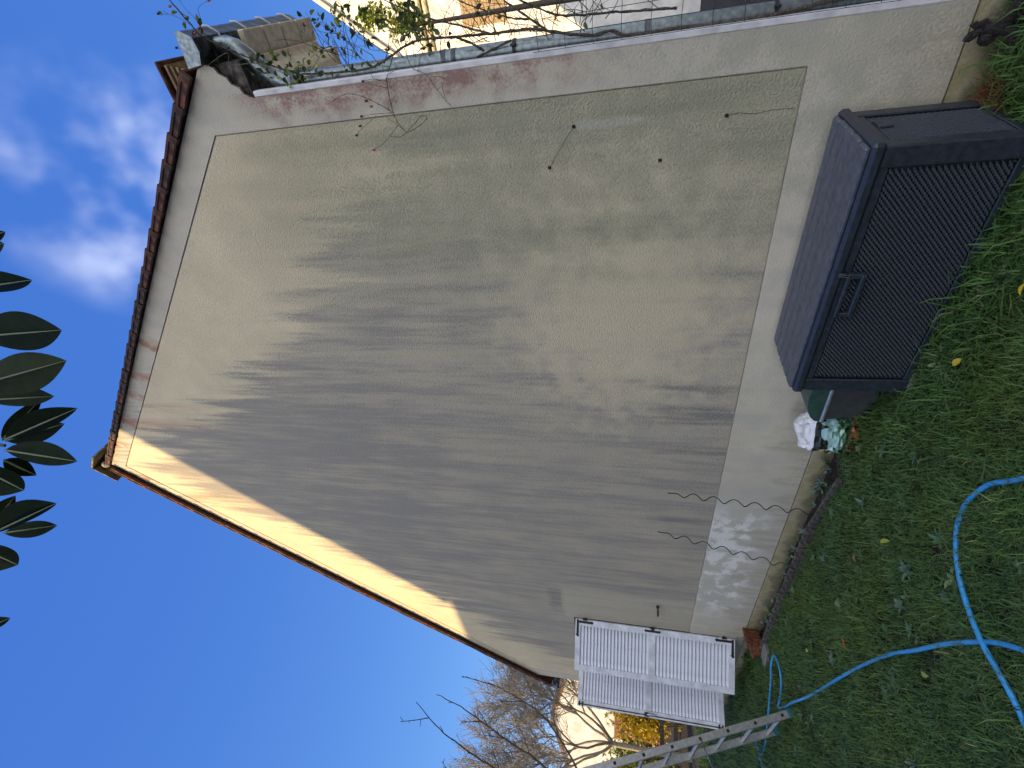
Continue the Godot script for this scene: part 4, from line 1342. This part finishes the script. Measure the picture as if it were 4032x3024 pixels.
	# wire guard in front of the pipe
	var g := thing("wire_guard", "rusty wire mesh guard round the rose stem before the downpipe", "wire mesh")
	var ys := []
	for k in 14:
		ys.append(2.10 - 0.142 * k)
	for y in ys:
		var m := MB.new()
		m.tube([Vector3(-0.30, y, 0.018), Vector3(-0.235, y + 0.004, 0.022), Vector3(-0.165, y, 0.016), Vector3(-0.12, y, -0.05)], [0.0016, 0.0016, 0.0016, 0.0016], 5)
		obj("cross_wire", m, M.wire, g)
	for x in [-0.302, -0.236, -0.166]:
		var m := MB.new()
		m.tube([Vector3(x, 2.13, 0.017), Vector3(x + 0.004, 1.1, 0.020), Vector3(x, 0.0, 0.018)], [0.0016, 0.0016, 0.0016], 5)
		obj("upright_wire", m, M.wire, g)

func grow(m: MB, p: Vector3, d: Vector3, l: float, r: float, depth: int, out: MB, spread: float, up: float) -> void:
	r = maxf(r, 0.0055)
	var pts := [p]
	var rad := [r]
	var n := 4 if depth > 2 else 3
	var q := p
	var dd := d
	for i in n:
		dd = (dd + Vector3(rng.randf_range(-1, 1), rng.randf_range(-0.6, 1) * up, rng.randf_range(-1, 1)) * 0.24).normalized()
		q += dd * l / n
		pts.append(q)
		rad.append(lerpf(r, r * 0.66, (i + 1.0) / n))
	(m if depth > 3 else out).tube(pts, rad, 8 if depth > 3 else (5 if depth > 1 else 3), false)
	if depth <= 0:
		return
	var kids := 2 + (1 if rng.randf() < 0.55 else 0)
	for k in kids:
		var ax := dd.cross(Vector3(rng.randf_range(-1, 1), rng.randf_range(-1, 1), rng.randf_range(-1, 1))).normalized()
		var nd := dd.rotated(ax, spread * rng.randf_range(0.55, 1.25))
		grow(m, q, nd, l * rng.randf_range(0.66, 0.9), r * rng.randf_range(0.52, 0.68), depth - 1, out, spread, up)
	if depth < 6:
		for k in 2 + rng.randi() % 2:
			var at: Vector3 = pts[1 + rng.randi() % (n - 1)]
			var ax := dd.cross(Vector3(rng.randf_range(-1, 1), rng.randf_range(-1, 1), rng.randf_range(-1, 1))).normalized()
			grow(m, at, dd.rotated(ax, spread * 1.4), l * 0.55, r * 0.42, mini(depth - 2, 3) if depth > 1 else 0, out, spread, up)

func build_trees() -> void:
	var t := thing("bare_tree", "sunlit bare winter tree with dense twigs beyond the corner of the house", "tree", Vector3(-14.75, 0, -0.6))
	var trunk := MB.new()
	var crown := MB.new()
	trunk.tube([Vector3(0.05, -0.1, 0), Vector3(0, 0.9, 0.0), Vector3(0.02, 1.9, 0.0)], [0.085, 0.065, 0.06], 12)
	for k in 7:
		var a := TAU * k / 7 + 0.4
		var d := Vector3(cos(a) * 0.75, 0.95, sin(a) * 0.75).normalized()
		grow(trunk, Vector3(0.02, 1.8, 0), d, 1.1, 0.036, 6, crown, 0.46, 0.8)
	obj("trunk", trunk, M.bark, t)
	obj("crown", crown, M.bark, t)
	# nearer fruit tree whose shoots reach into view
	t = thing("fruit_tree", "brown spurred branches of a nearer fruit tree reaching above the ladder", "tree")
	trunk = MB.new()
	crown = MB.new()
	trunk.tube([Vector3(-8.35, -0.1, 2.55), Vector3(-8.3, 0.9, 2.5), Vector3(-8.2, 1.7, 2.4)], [0.10, 0.085, 0.08], 10)
	for s in [[[-8.2, 1.7, 2.4, -7.9, 2.1, 2.0, -7.45, 2.5, 1.6, -7.2, 3.1, 1.4, -6.95, 3.6, 1.25, -6.8, 3.9, 1.2], 0.032], [[-8.2, 1.7, 2.4, -7.9, 2.35, 2.2, -7.5, 2.9, 1.8, -7.2, 3.48, 1.62, -6.9, 3.85, 1.5, -6.61, 4.07, 1.37], 0.028], [[-8.1, 1.8, 2.3, -7.6, 2.0, 1.7, -7.1, 2.5, 1.2, -6.85, 2.95, 1.05, -6.7, 3.25, 1.0], 0.026], [[-8.2, 1.7, 2.4, -8.0, 2.6, 2.2, -7.7, 3.2, 2.0, -7.4, 3.7, 1.9], 0.024], [[-8.2, 1.7, 2.4, -8.6, 2.6, 2.8, -8.8, 3.5, 3.0], 0.03]]:
		var p := []
		for i in range(0, s[0].size(), 3):
			p.append(Vector3(s[0][i], s[0][i + 1], s[0][i + 2]))
		var sp := smooth_path(p, 0.08)
		for i in sp.size():
			sp[i] += Vector3(rng.randf_range(-1, 1), rng.randf_range(-1, 1), rng.randf_range(-1, 1)) * 0.008
		trunk.tube(sp, taper(sp.size(), s[1] * 0.75, 0.004), 7)
		for i in range(6, sp.size() - 1, 1):
			if rng.randf() < 0.35:
				continue
			var d: Vector3 = (sp[i + 1] - sp[i]).normalized()
			var ax := d.cross(Vector3(rng.randf_range(-1, 1), rng.randf_range(-1, 1), rng.randf_range(-1, 1))).normalized()
			var e := d.rotated(ax, rng.randf_range(0.6, 1.1))
			var l := rng.randf_range(0.03, 0.10) if rng.randf() < 0.75 else rng.randf_range(0.2, 0.55)
			var mid: Vector3 = sp[i] + e * l * 0.5 + Vector3(0, l * 0.06, 0)
			crown.tube([sp[i], mid, sp[i] + e * l + Vector3(0, l * 0.2, 0)], [0.006, 0.0045, 0.0035], 5)
			if l > 0.15:
				for j in 4:
					var at: Vector3 = sp[i].lerp(sp[i] + e * l + Vector3(0, l * 0.2, 0), 0.3 + 0.2 * j)
					crown.tube([at, at + e.rotated(ax, rng.randf_range(-1.2, 1.2)) * rng.randf_range(0.03, 0.09)], [0.0045, 0.003], 4)
	obj("trunk", trunk, M.bark_near, t)
	obj("crown", crown, M.bark_near, t)
	# bright shrubs beyond the lawn
	for s in [[Vector3(-16.3, 0, -1.75), 2.0, 0.72, 900, "yellow_leaf", "golden leafed shrub in full sun beside the bare tree trunk"], [Vector3(-17.6, 0, -1.0), 2.0, 0.75, 800, "lime_leaf", "yellow-green shrub in sun behind the ladder"], [Vector3(-15.6, 0, 0.5), 1.3, 0.75, 700, "lime_leaf", "lime green shrub low behind the ladder rungs"], [Vector3(-17.2, 0, -2.6), 1.35, 0.7, 600, "yellow_leaf", "golden leafed shrub close to the far house corner"]]:
		var sh := thing("shrub", s[5], "shrub", s[0], "sunlit shrubs beyond the lawn")
		var st := MB.new()
		for k in 9:
			var a := TAU * k / 9
			st.tube([Vector3(cos(a) * 0.06, 0, sin(a) * 0.06), Vector3(cos(a) * s[2] * 0.4, s[1] * 0.5, sin(a) * s[2] * 0.4), Vector3(cos(a) * s[2] * 0.7, s[1] * 0.9, sin(a) * s[2] * 0.7)], [0.02, 0.012, 0.005], 5)
		obj("stem", st, M.bark_near, sh)
		foliage(sh, Vector3(0, s[1] * 0.55, 0), Vector3(s[2], s[1] * 0.5, s[2]), s[3], 0.11, s[4])
	# laurel leaning over the camera
	t = thing("laurel_tree", "dark glossy laurel leaves hanging in from above", "laurel")
	var br := MB.new()
	br.tube([Vector3(0.9, -0.1, 4.6), Vector3(0.85, 1.6, 4.5), Vector3(0.6, 2.7, 4.1), Vector3(0.2, 3.05, 3.6)], [0.05, 0.045, 0.03, 0.018], 10)
	for q in [[0.2, 3.05, 3.6, -0.1, 2.95, 3.1, -0.30, 2.80, 2.80, -0.42, 2.68, 2.72, -0.46, 2.575, 2.70], [-0.1, 2.95, 3.1, -0.3, 2.80, 2.75, -0.36, 2.71, 2.65, -0.385, 2.66, 2.64], [-0.1, 2.95, 3.1, -0.22, 2.80, 2.70, -0.255, 2.66, 2.56], [-0.30, 2.80, 2.80, -0.48, 2.70, 2.80, -0.565, 2.60, 2.80], [-0.48, 2.70, 2.80, -0.62, 2.66, 2.88, -0.655, 2.60, 2.90], [-0.22, 2.80, 2.70, -0.2, 2.70, 2.52, -0.205, 2.63, 2.50]]:
		var p := []
		for i in range(0, q.size(), 3):
			p.append(Vector3(q[i], q[i + 1], q[i + 2]))
		var sp := smooth_path(p, 0.04)
		br.tube(sp, taper(sp.size(), 0.008, 0.0025), 6)
	obj("branch", br, M.stem_green, t)
	for q in LAUREL:
		var b := Vector3(q[0], q[1], q[2])
		var e := Vector3(q[3], q[4], q[5])
		var to_cam := (Vector3(0, 1.6, 3.06) - b).normalized()
		var m := MB.new()
		m.leaf(b, e, q[6] * 1.1, (-to_cam + Vector3(rng.randf_range(-0.3, 0.3), 0.3, rng.randf_range(-0.3, 0.3))).normalized(), rng.randf_range(0.0, 0.12), rng.randf_range(0.1, 0.35), 14, 0.9)
		var lf := obj("leaf", m, M.laurel if rng.randf() < 0.8 else M.laurel_pale, t)
		m = MB.new()
		m.tube([b, b.lerp(e, 0.5) + to_cam * 0.0015, e], [0.0018, 0.0015, 0.0004], 4, false)
		obj("midrib", m, M.vein, lf)
	for k in 130:
		# foliage of the same tree behind and above the view
		var c := Vector3(0.55, 3.0, 4.1) + Vector3(rng.randfn() * 0.35, rng.randfn() * 0.3, rng.randfn() * 0.4)
		if c.z < 3.5:
			continue
		var dir := Vector3(rng.randf_range(-1, 1), rng.randf_range(-1, 0.3), rng.randf_range(-1, 1)).normalized()
		var m := MB.new()
		m.leaf(c, c + dir * 0.12, 0.04, Vector3(0.1, 1, 0.2), 0.06, 0.25, 6)
		m.tube([c - dir * 0.05, c], [0.002, 0.0015], 3, false)
		obj("leaf", m, M.laurel, t)

func foliage(parent: Node3D, at: Vector3, size: Vector3, count: int, l: float, kind: String) -> void:
	var m := MB.new()
	for k in count:
		var p := Vector3(rng.randfn(), rng.randfn(), rng.randfn())
		p = p.normalized() * pow(rng.randf(), 0.4) * (0.8 + 0.25 * sin(p.x * 3.0 + p.y * 5.0))
		var c := at + p * size
		for j in 5:
			var dir := (p * 0.5 + Vector3(rng.randf_range(-1, 1), rng.randf_range(-1, 1), rng.randf_range(-1, 1))).normalized()
			m.leaf(c, c + dir * l * rng.randf_range(0.6, 1.1), l * 0.5, Vector3(rng.randf_range(-1, 1), 1, rng.randf_range(-1, 1)).normalized(), 0.1, 0.3, 3)
	obj("foliage", m, M[kind], parent)

# ---------------------------------------------------------------- buildings round about
func window(parent: Node3D, at: Vector3, w: float, h: float, b: Basis) -> void:
	var m := MB.new()
	for s in [-1.0, 1.0]:
		m.box(at + b * Vector3(s * w * 0.5, 0, 0.02), Vector3(0.07, h + 0.07, 0.06), 0.004, b)
		m.box(at + b * Vector3(0, s * h * 0.5, 0.02), Vector3(w - 0.075, 0.07, 0.06), 0.004, b)
	m.box(at + b * Vector3(0, 0, 0.02), Vector3(0.05, h - 0.075, 0.05), 0.0, b)
	var o := obj("window", m, M.white_paint, parent)
	m = MB.new()
	m.box(at + b * Vector3(0, 0, 0.004), Vector3(w - 0.07, h - 0.07, 0.01), 0.0, b)
	obj("pane", m, M.pane, o)

func gable_house(called: String, label: String, at: Vector3, turn: float, w: float, d: float, eave: float, rise: float, wall: Material, roof: Material, wins: Array) -> Node3D:
	var h := thing(called, label, "house", at)
	h.rotation.y = turn
	var m := MB.new()
	m.prism(PackedVector2Array([Vector2(-w / 2, -0.2), Vector2(w / 2, -0.2), Vector2(w / 2, eave), Vector2(0, eave + rise), Vector2(-w / 2, eave)]), -d, 0.0)
	obj("wall", m, wall, h)
	m = MB.new()
	var ov := 0.30
	for s in [-1.0, 1.0]:
		var dn: Vector2 = Vector2(s * w / 2, -rise).normalized()
		var nr: Vector2 = Vector2(s * rise, w / 2).normalized()
		var a: Vector2 = Vector2(0, eave + rise) + nr * 0.02
		var e: Vector2 = Vector2(s * w / 2, eave) + dn * ov + nr * 0.02
		var q := []
		for zz in [0.12, -d - 0.12]:
			for pt in [a, e, e + nr * 0.12, a + nr * 0.12]:
				q.append(Vector3(pt.x, pt.y, zz))
		for fc in [[0, 1, 2, 3], [4, 5, 6, 7], [0, 1, 5, 4], [1, 2, 6, 5], [2, 3, 7, 6], [3, 0, 4, 7]]:
			m.poly([q[fc[0]], q[fc[1]], q[fc[2]], q[fc[3]]], (q[0] + q[6]) * 0.5)
	obj("roof", m, roof, h)
	for k in wins:
		window(h, Vector3(k[0], k[1], 0.0), k[2], k[3], Basis())
	return h

func build_surroundings() -> void:
	# the tall house behind the camera and its wing: their roofs shade the gable
	var h := gable_house("tall_house", "tall pale house behind the garden whose roof shades the gable", Vector3(-6.9, 0, 11.0), PI, 10.2, 9.0, 8.10, 4.95, M.white_wall, M.roof_far, [[-3.0, 2.0, 1.1, 1.4], [3.0, 2.0, 1.1, 1.4], [-3.0, 5.2, 1.1, 1.4], [3.0, 5.2, 1.1, 1.4]])
	h = gable_house("low_house", "lower pale house joined to the tall house behind the garden", Vector3(-12.0, 0, 13.4), PI / 2, 6.4, 4.6, 5.69, 2.95, M.white_wall, M.roof_far, [[-1.6, 1.8, 1.0, 1.3], [1.6, 1.8, 1.0, 1.3]])
	# far left
	var w := gable_house("white_house", "white sunlit house with tiled roof far behind the bare tree", Vector3(-28.6, 0, -4.7), 0.57, 9.5, 9.0, 3.5, 1.5, M.white_wall, M.roof_far, [[2.9, 2.6, 0.9, 1.2]])
	var s := thing("brick_shed", "low orange brick shed with grey roof and white window before the white house", "shed", Vector3(-23.0, 0, -4.4))
	s.rotation.y = 0.75
	var m := MB.new()
	m.box(Vector3(0, 0.96, -1.0), Vector3(3.6, 1.94, 2.0))
	obj("wall", m, M.orange_wall, s)
	m = MB.new()
	m.prism(PackedVector2Array([Vector2(0.35, 1.94), Vector2(1.95, 1.94), Vector2(1.15, 2.42)]), -2.0, 0.05)
	obj("roof", m, M.roof_grey, s)
	window(s, Vector3(1.2, 1.72, 0.01), 0.55, 0.36, Basis())
	# dark low fence at the end of the lawn
	var f := thing("garden_fence", "low dark rail fence at the far end of the lawn", "fence", Vector3(-15.2, 0, -1.2))
	f.rotation.y = 1.15
	for k in 6:
		m = MB.new()
		m.box(Vector3(-2.5 + k, 0.38, 0), Vector3(0.07, 0.8, 0.07), 0.005)
		obj("post", m, M.bark_near, f)
	for yy in [0.28, 0.62]:
		m = MB.new()
		m.box(Vector3(0, yy, 0.04), Vector3(5.2, 0.1, 0.025), 0.004)
		obj("rail", m, M.bark_near, f)
	# right: neighbour's house beyond the corner
	var n := gable_house("neighbour_house", "sunlit cream neighbour house with tan shutters beyond the downpipe corner", Vector3(2.0, 0, -14.0), 0.0, 7.4, 8.0, 8.2, 4.6, M.cream_wall, M.roof_pale, [[0.6, 5.9, 0.9, 1.4], [0.6, 2.2, 0.9, 1.4]])
	for k in [-2.66, -2.25]:
		var sh := Node3D.new()
		sh.name = numbered("shutter", n)
		n.add_child(sh, true)
		m = MB.new()
		m.box(Vector3(k, 5.9, 0.04), Vector3(0.40, 1.3, 0.03), 0.004)
		obj("panel", m, M.wood_tan, sh)
		for j in 14:
			m = MB.new()
			m.box(Vector3(k, 5.33 + 0.088 * j, 0.062), Vector3(0.34, 0.04, 0.014), 0.003)
			obj("slat", m, M.wood_tan, sh)
	m = MB.new()
	m.box(Vector3(-1.7, 7.75, 0.16), Vector3(3.6, 0.14, 0.32), 0.03)
	m.box(Vector3(-1.7, 7.60, 0.08), Vector3(3.6, 0.12, 0.16), 0.03)
	obj("cornice", m, M.cream, n)
	var b := thing("slender_tree", "slender yellow-green evergreen in sun before the neighbour house", "tree", Vector3(-0.35, 0, -6.6))
	m = MB.new()
	m.tube([Vector3(0, -0.1, 0), Vector3(0.02, 3, 0), Vector3(0, 5.6, 0)], [0.06, 0.045, 0.02], 8)
	obj("trunk", m, M.bark_near, b)
	foliage(b, Vector3(0.05, 5.35, 0), Vector3(0.30, 0.42, 0.35), 260, 0.075, "lime_leaf")
	foliage(b, Vector3(0.2, 5.9, 0.05), Vector3(0.22, 0.35, 0.25), 160, 0.075, "lime_leaf")

func build_ground() -> void:
	var m := MB.new()
	var f := FastNoiseLite.new()
	f.seed = 2
	f.frequency = 0.9
	var xs := [-200.0, -60.0, -30.0]
	for k in 61:
		xs.append(-18.0 + k * 0.35)
	xs.append_array([8.0, 30.0, 200.0])
	var zs := [-200.0, -40.0, -12.0]
	for k in 37:
		zs.append(-6.0 + k * 0.35)
	zs.append_array([12.0, 40.0, 200.0])
	var hgt := func(x: float, z: float) -> float:
		if x < -17.0 or x > 3.0 or z < -5.5 or z > 6.0:
			return -0.02
		return -0.02 + 0.018 * f.get_noise_2d(x, z)
	for i in xs.size() - 1:
		for j in zs.size() - 1:
			var p := []
			for k in [[0, 0], [1, 0], [1, 1], [0, 1]]:
				p.append(Vector3(xs[i + k[0]], hgt.call(xs[i + k[0]], zs[j + k[1]]), zs[j + k[1]]))
			m.tri(p[0], p[1], p[2], Vector3.UP, Vector3.UP, Vector3.UP)
			m.tri(p[0], p[2], p[3], Vector3.UP, Vector3.UP, Vector3.UP)
	var o := obj("ground", m, M.soil)
	o.set_meta("kind", "structure")
	o.set_meta("label", "dark earth under the lawn")
	o.set_meta("category", "ground")

	var t := MB.new()
	t.box(Vector3(4.0, -0.015, -6.4), Vector3(8.6, 0.05, 12.0), 0.01)  # added pale slab, there to bounce light up under the eave
	o = obj("added_bounce_slab", t, M.bounce_pale)
	o.set_meta("kind", "structure")
	o.set_meta("label", "pale slab added beyond the downpipe corner to bounce light upwards")
	o.set_meta("category", "added_slab")

func _ready() -> void:
	rng.seed = 20240214
	# camera: held on its side, so that the world's up points to the left of the picture
	var cam := Camera3D.new()
	cam.name = "camera"
	cam.fov = 76.40946
	cam.near = 0.05
	cam.far = 600.0
	cam.transform = Transform3D(Basis(Vector3(-0.13602244, -0.97187601, -0.19223662), Vector3(0.76391784, 0.02066038, -0.6449827), Vector3(0.63081489, -0.2345851, 0.73962315)).orthonormalized(), Vector3(0, 1.6, 3.06))
	add_child(cam)
	cam.current = true
	# sky, exposure, sun
	var env := Environment.new()
	env.background_mode = Environment.BG_SKY
	var sky := Sky.new()
	var sm := PanoramaSkyMaterial.new()
	sm.panorama = make_sky()
	sky.sky_material = sm
	env.sky = sky
	env.tonemap_mode = Environment.TONE_MAPPER_LINEAR
	env.tonemap_exposure = EXPOSURE
	env.sdfgi_enabled = true
	env.ssao_enabled = true
	env.ssil_enabled = true
	var we := WorldEnvironment.new()
	we.name = "world_environment"
	we.environment = env
	add_child(we)
	var sun := DirectionalLight3D.new()
	sun.name = "sun"
	sun.light_color = Color(1.0, 0.85, 0.61)
	sun.light_energy = 1.3
	sun.light_angular_distance = 0.5
	sun.shadow_enabled = true
	add_child(sun)
	sun.look_at_from_position(SUN * 10.0, Vector3.ZERO)
	make_materials()
	build_ground()
	build_house()
	build_surroundings()
	build_storage_box()
	build_bag_and_bin()
	build_ladder()
	build_hose()
	build_stakes()
	build_small_things()
	build_rose()
	build_trees()
	build_plants()

const HIPS := [
	[-0.663, 3.127, 0.14, 0], [-0.575, 3.21, 0.14, 1], [-0.439, 3.076, 0.12, 0], [-0.483, 3.153, 0.12, 1], [-0.53, 3.175, 0.13, 1], [-0.409, 3.096, 0.12, 1],
	[0.134, 4.283, 0.0, 1], [-0.031, 4.217, 0.06, 1], [0.019, 4.101, 0.0, 0], [0.039, 4.06, 0.0, 0], [0.147, 3.923, 0.0, 0], [0.155, 4.186, 0.0, 0], [-0.321, 3.117, 0.05, 1]]
const LAUREL := [
	[-0.258,2.639,2.555, -0.247,2.484,2.551, 0.043],
	[-0.310,2.588,2.610, -0.303,2.416,2.604, 0.058],
	[-0.387,2.639,2.638, -0.357,2.453,2.608, 0.059],
	[-0.428,2.678,2.631, -0.428,2.539,2.615, 0.038],
	[-0.496,2.673,2.661, -0.469,2.652,2.577, 0.027],
	[-0.450,2.569,2.696, -0.416,2.435,2.652, 0.035],
	[-0.463,2.593,2.688, -0.455,2.500,2.651, 0.032],
	[-0.439,2.520,2.725, -0.448,2.379,2.729, 0.033],
	[-0.468,2.558,2.722, -0.507,2.531,2.719, 0.024],
	[-0.453,2.582,2.744, -0.483,2.478,2.763, 0.039],
	[-0.559,2.603,2.773, -0.560,2.623,2.727, 0.025],
	[-0.555,2.576,2.802, -0.518,2.453,2.758, 0.038],
	[-0.578,2.593,2.786, -0.573,2.496,2.765, 0.024],
	[-0.556,2.589,2.820, -0.582,2.508,2.831, 0.042],
	[-0.664,2.586,2.912, -0.651,2.530,2.883, 0.021],
	[-0.202,2.629,2.504, -0.191,2.551,2.496, 0.023],
	[-0.218,2.647,2.496, -0.210,2.577,2.494, 0.024],
	[-0.627,2.617,2.863, -0.638,2.579,2.860, 0.031],
	[-0.323,2.735,2.546, -0.306,2.656,2.534, 0.038],
]
const ROSE := [
	[0.0115,0.0035, [-0.251,0.210,-0.050, -0.255,0.421,-0.049, -0.269,0.723,-0.048, -0.285,0.869,-0.047, -0.296,1.038,-0.046, -0.302,1.232,-0.045, -0.292,1.434,-0.044, -0.295,1.626,-0.043, -0.262,1.738,-0.042, -0.270,1.816,-0.041, -0.247,1.956,-0.040, -0.212,2.098,-0.039, -0.203,2.170,-0.038, -0.198,2.356,-0.037, -0.187,2.547,-0.036, -0.176,2.744,-0.034, -0.197,2.856,-0.033, -0.227,2.932,-0.032, -0.269,3.084,-0.031, -0.270,3.288,-0.030, -0.252,3.510,-0.029, -0.243,3.559,-0.028, -0.180,3.725,-0.027, -0.117,3.874,-0.026, -0.052,3.996,-0.025, 0.004,4.090,-0.024, 0.058,4.119,-0.023, 0.138,4.161,-0.022, 0.183,4.185,-0.021, 0.231,4.205,-0.020]],
	[0.0065,0.0045, [-0.218,1.408,-0.150, -0.193,1.742,-0.158, -0.186,1.894,-0.167, -0.173,2.003,-0.175, -0.130,2.112,-0.183, -0.082,2.213,-0.192, -0.038,2.291,-0.200]],
	[0.0065,0.0045, [-0.224,2.057,-0.050, -0.173,2.129,-0.075, -0.125,2.201,-0.100, -0.069,2.287,-0.125, -0.042,2.334,-0.150]],
	[0.005,0.003, [-0.167,2.147,-0.100, -0.150,2.256,-0.133, -0.084,2.445,-0.167, -0.038,2.555,-0.200]],
	[0.006,0.003, [-0.200,2.362,-0.060, -0.151,2.517,-0.095, -0.092,2.714,-0.130, -0.031,2.874,-0.165, 0.024,2.988,-0.200]],
	[0.006,0.005, [-0.240,2.254,-0.060, -0.285,2.419,-0.073, -0.312,2.532,-0.087, -0.313,2.719,-0.100]],
	[0.006,0.006, [-0.273,2.419,-0.080, -0.226,2.486,-0.070, -0.195,2.556,-0.060]],
	[0.0035,0.002, [-0.227,2.931,-0.030, -0.342,3.005,-0.005, -0.328,2.986,0.020, -0.400,2.982,0.045, -0.488,2.973,0.070, -0.551,2.944,0.095, -0.593,2.898,0.120]],
	[0.0018,0.0012, [-0.593,2.898,0.120, -0.570,2.821,0.123, -0.527,2.749,0.126, -0.513,2.778,0.129, -0.546,2.829,0.131, -0.590,2.892,0.134, -0.608,2.940,0.137, -0.600,2.994,0.140]],
	[0.0018,0.001, [-0.485,2.960,0.100, -0.440,3.021,0.107, -0.383,3.119,0.115, -0.363,3.204,0.123, -0.389,3.304,0.130]],
	[0.0015,0.001, [-0.487,2.961,0.100, -0.481,3.069,0.110, -0.483,3.153,0.120]],
	[0.0015,0.001, [-0.548,2.941,0.110, -0.598,3.006,0.120, -0.643,3.070,0.130, -0.655,3.120,0.140]],
	[0.0013,0.001, [-0.489,3.062,0.110, -0.532,3.142,0.125, -0.568,3.207,0.140]],
	[0.0022,0.001, [-0.200,2.856,-0.030, -0.294,2.824,-0.004, -0.333,2.742,0.022, -0.408,2.686,0.048, -0.493,2.615,0.074, -0.520,2.581,0.100]],
	[0.0015,0.001, [-0.344,3.008,-0.020, -0.322,3.064,0.015, -0.321,3.117,0.050]],
	[0.003,0.0015, [-0.227,2.931,-0.030, -0.187,3.009,-0.044, -0.120,3.094,-0.058, -0.057,3.155,-0.072, 0.013,3.185,-0.086, 0.064,3.214,-0.100]],
	[0.002,0.001, [-0.269,3.083,-0.030, -0.211,3.138,-0.042, -0.164,3.214,-0.055, -0.149,3.348,-0.067, -0.184,3.471,-0.080]],
	[0.003,0.0015, [-0.177,2.750,-0.050, -0.094,2.857,-0.073, -0.046,2.967,-0.097, -0.045,3.087,-0.120]],
	[0.002,0.001, [-0.052,3.992,-0.020, -0.011,4.044,-0.015, 0.078,4.062,-0.010, 0.125,4.091,-0.005, 0.174,4.109,0.000]],
	[0.0015,0.001, [0.010,4.083,-0.020, 0.075,4.035,-0.013, 0.125,4.013,-0.007, 0.146,3.931,0.000]],
	[0.0015,0.001, [0.057,4.117,-0.020, 0.110,4.186,-0.010, 0.134,4.283,0.000]],
	[0.0025,0.0015, [-0.180,3.720,-0.020, -0.162,3.815,-0.010, -0.151,3.955,0.000, -0.094,3.938,0.010, -0.142,4.109,0.020]],
	[0.0015,0.001, [-0.103,3.218,-0.100, -0.075,3.355,-0.100, -0.041,3.415,-0.100]],
	[0.002,0.001, [-0.236,3.541,-0.030, -0.239,3.467,-0.034, -0.171,3.370,-0.038, -0.154,3.328,-0.042, -0.113,3.402,-0.046, -0.072,3.430,-0.050]],
	[0.002,0.001, [-0.198,2.400,-0.060, -0.138,2.408,-0.073, -0.082,2.439,-0.087, -0.046,2.413,-0.100]],
	[0.002,0.001, [-0.199,2.100,-0.060, -0.187,2.159,-0.070, -0.171,2.248,-0.080, -0.139,2.321,-0.090, -0.081,2.366,-0.100]],
	[0.0025,0.001, [-0.260,1.888,-0.060, -0.205,1.872,-0.073, -0.167,1.781,-0.087, -0.128,1.788,-0.100]],
	[0.0015,0.001, [-0.173,1.958,-0.100, -0.150,1.914,-0.100, -0.116,1.877,-0.100]],
	[0.0015,0.001, [-0.269,3.083,-0.030, -0.313,3.076,0.000, -0.336,3.010,0.030]],
]
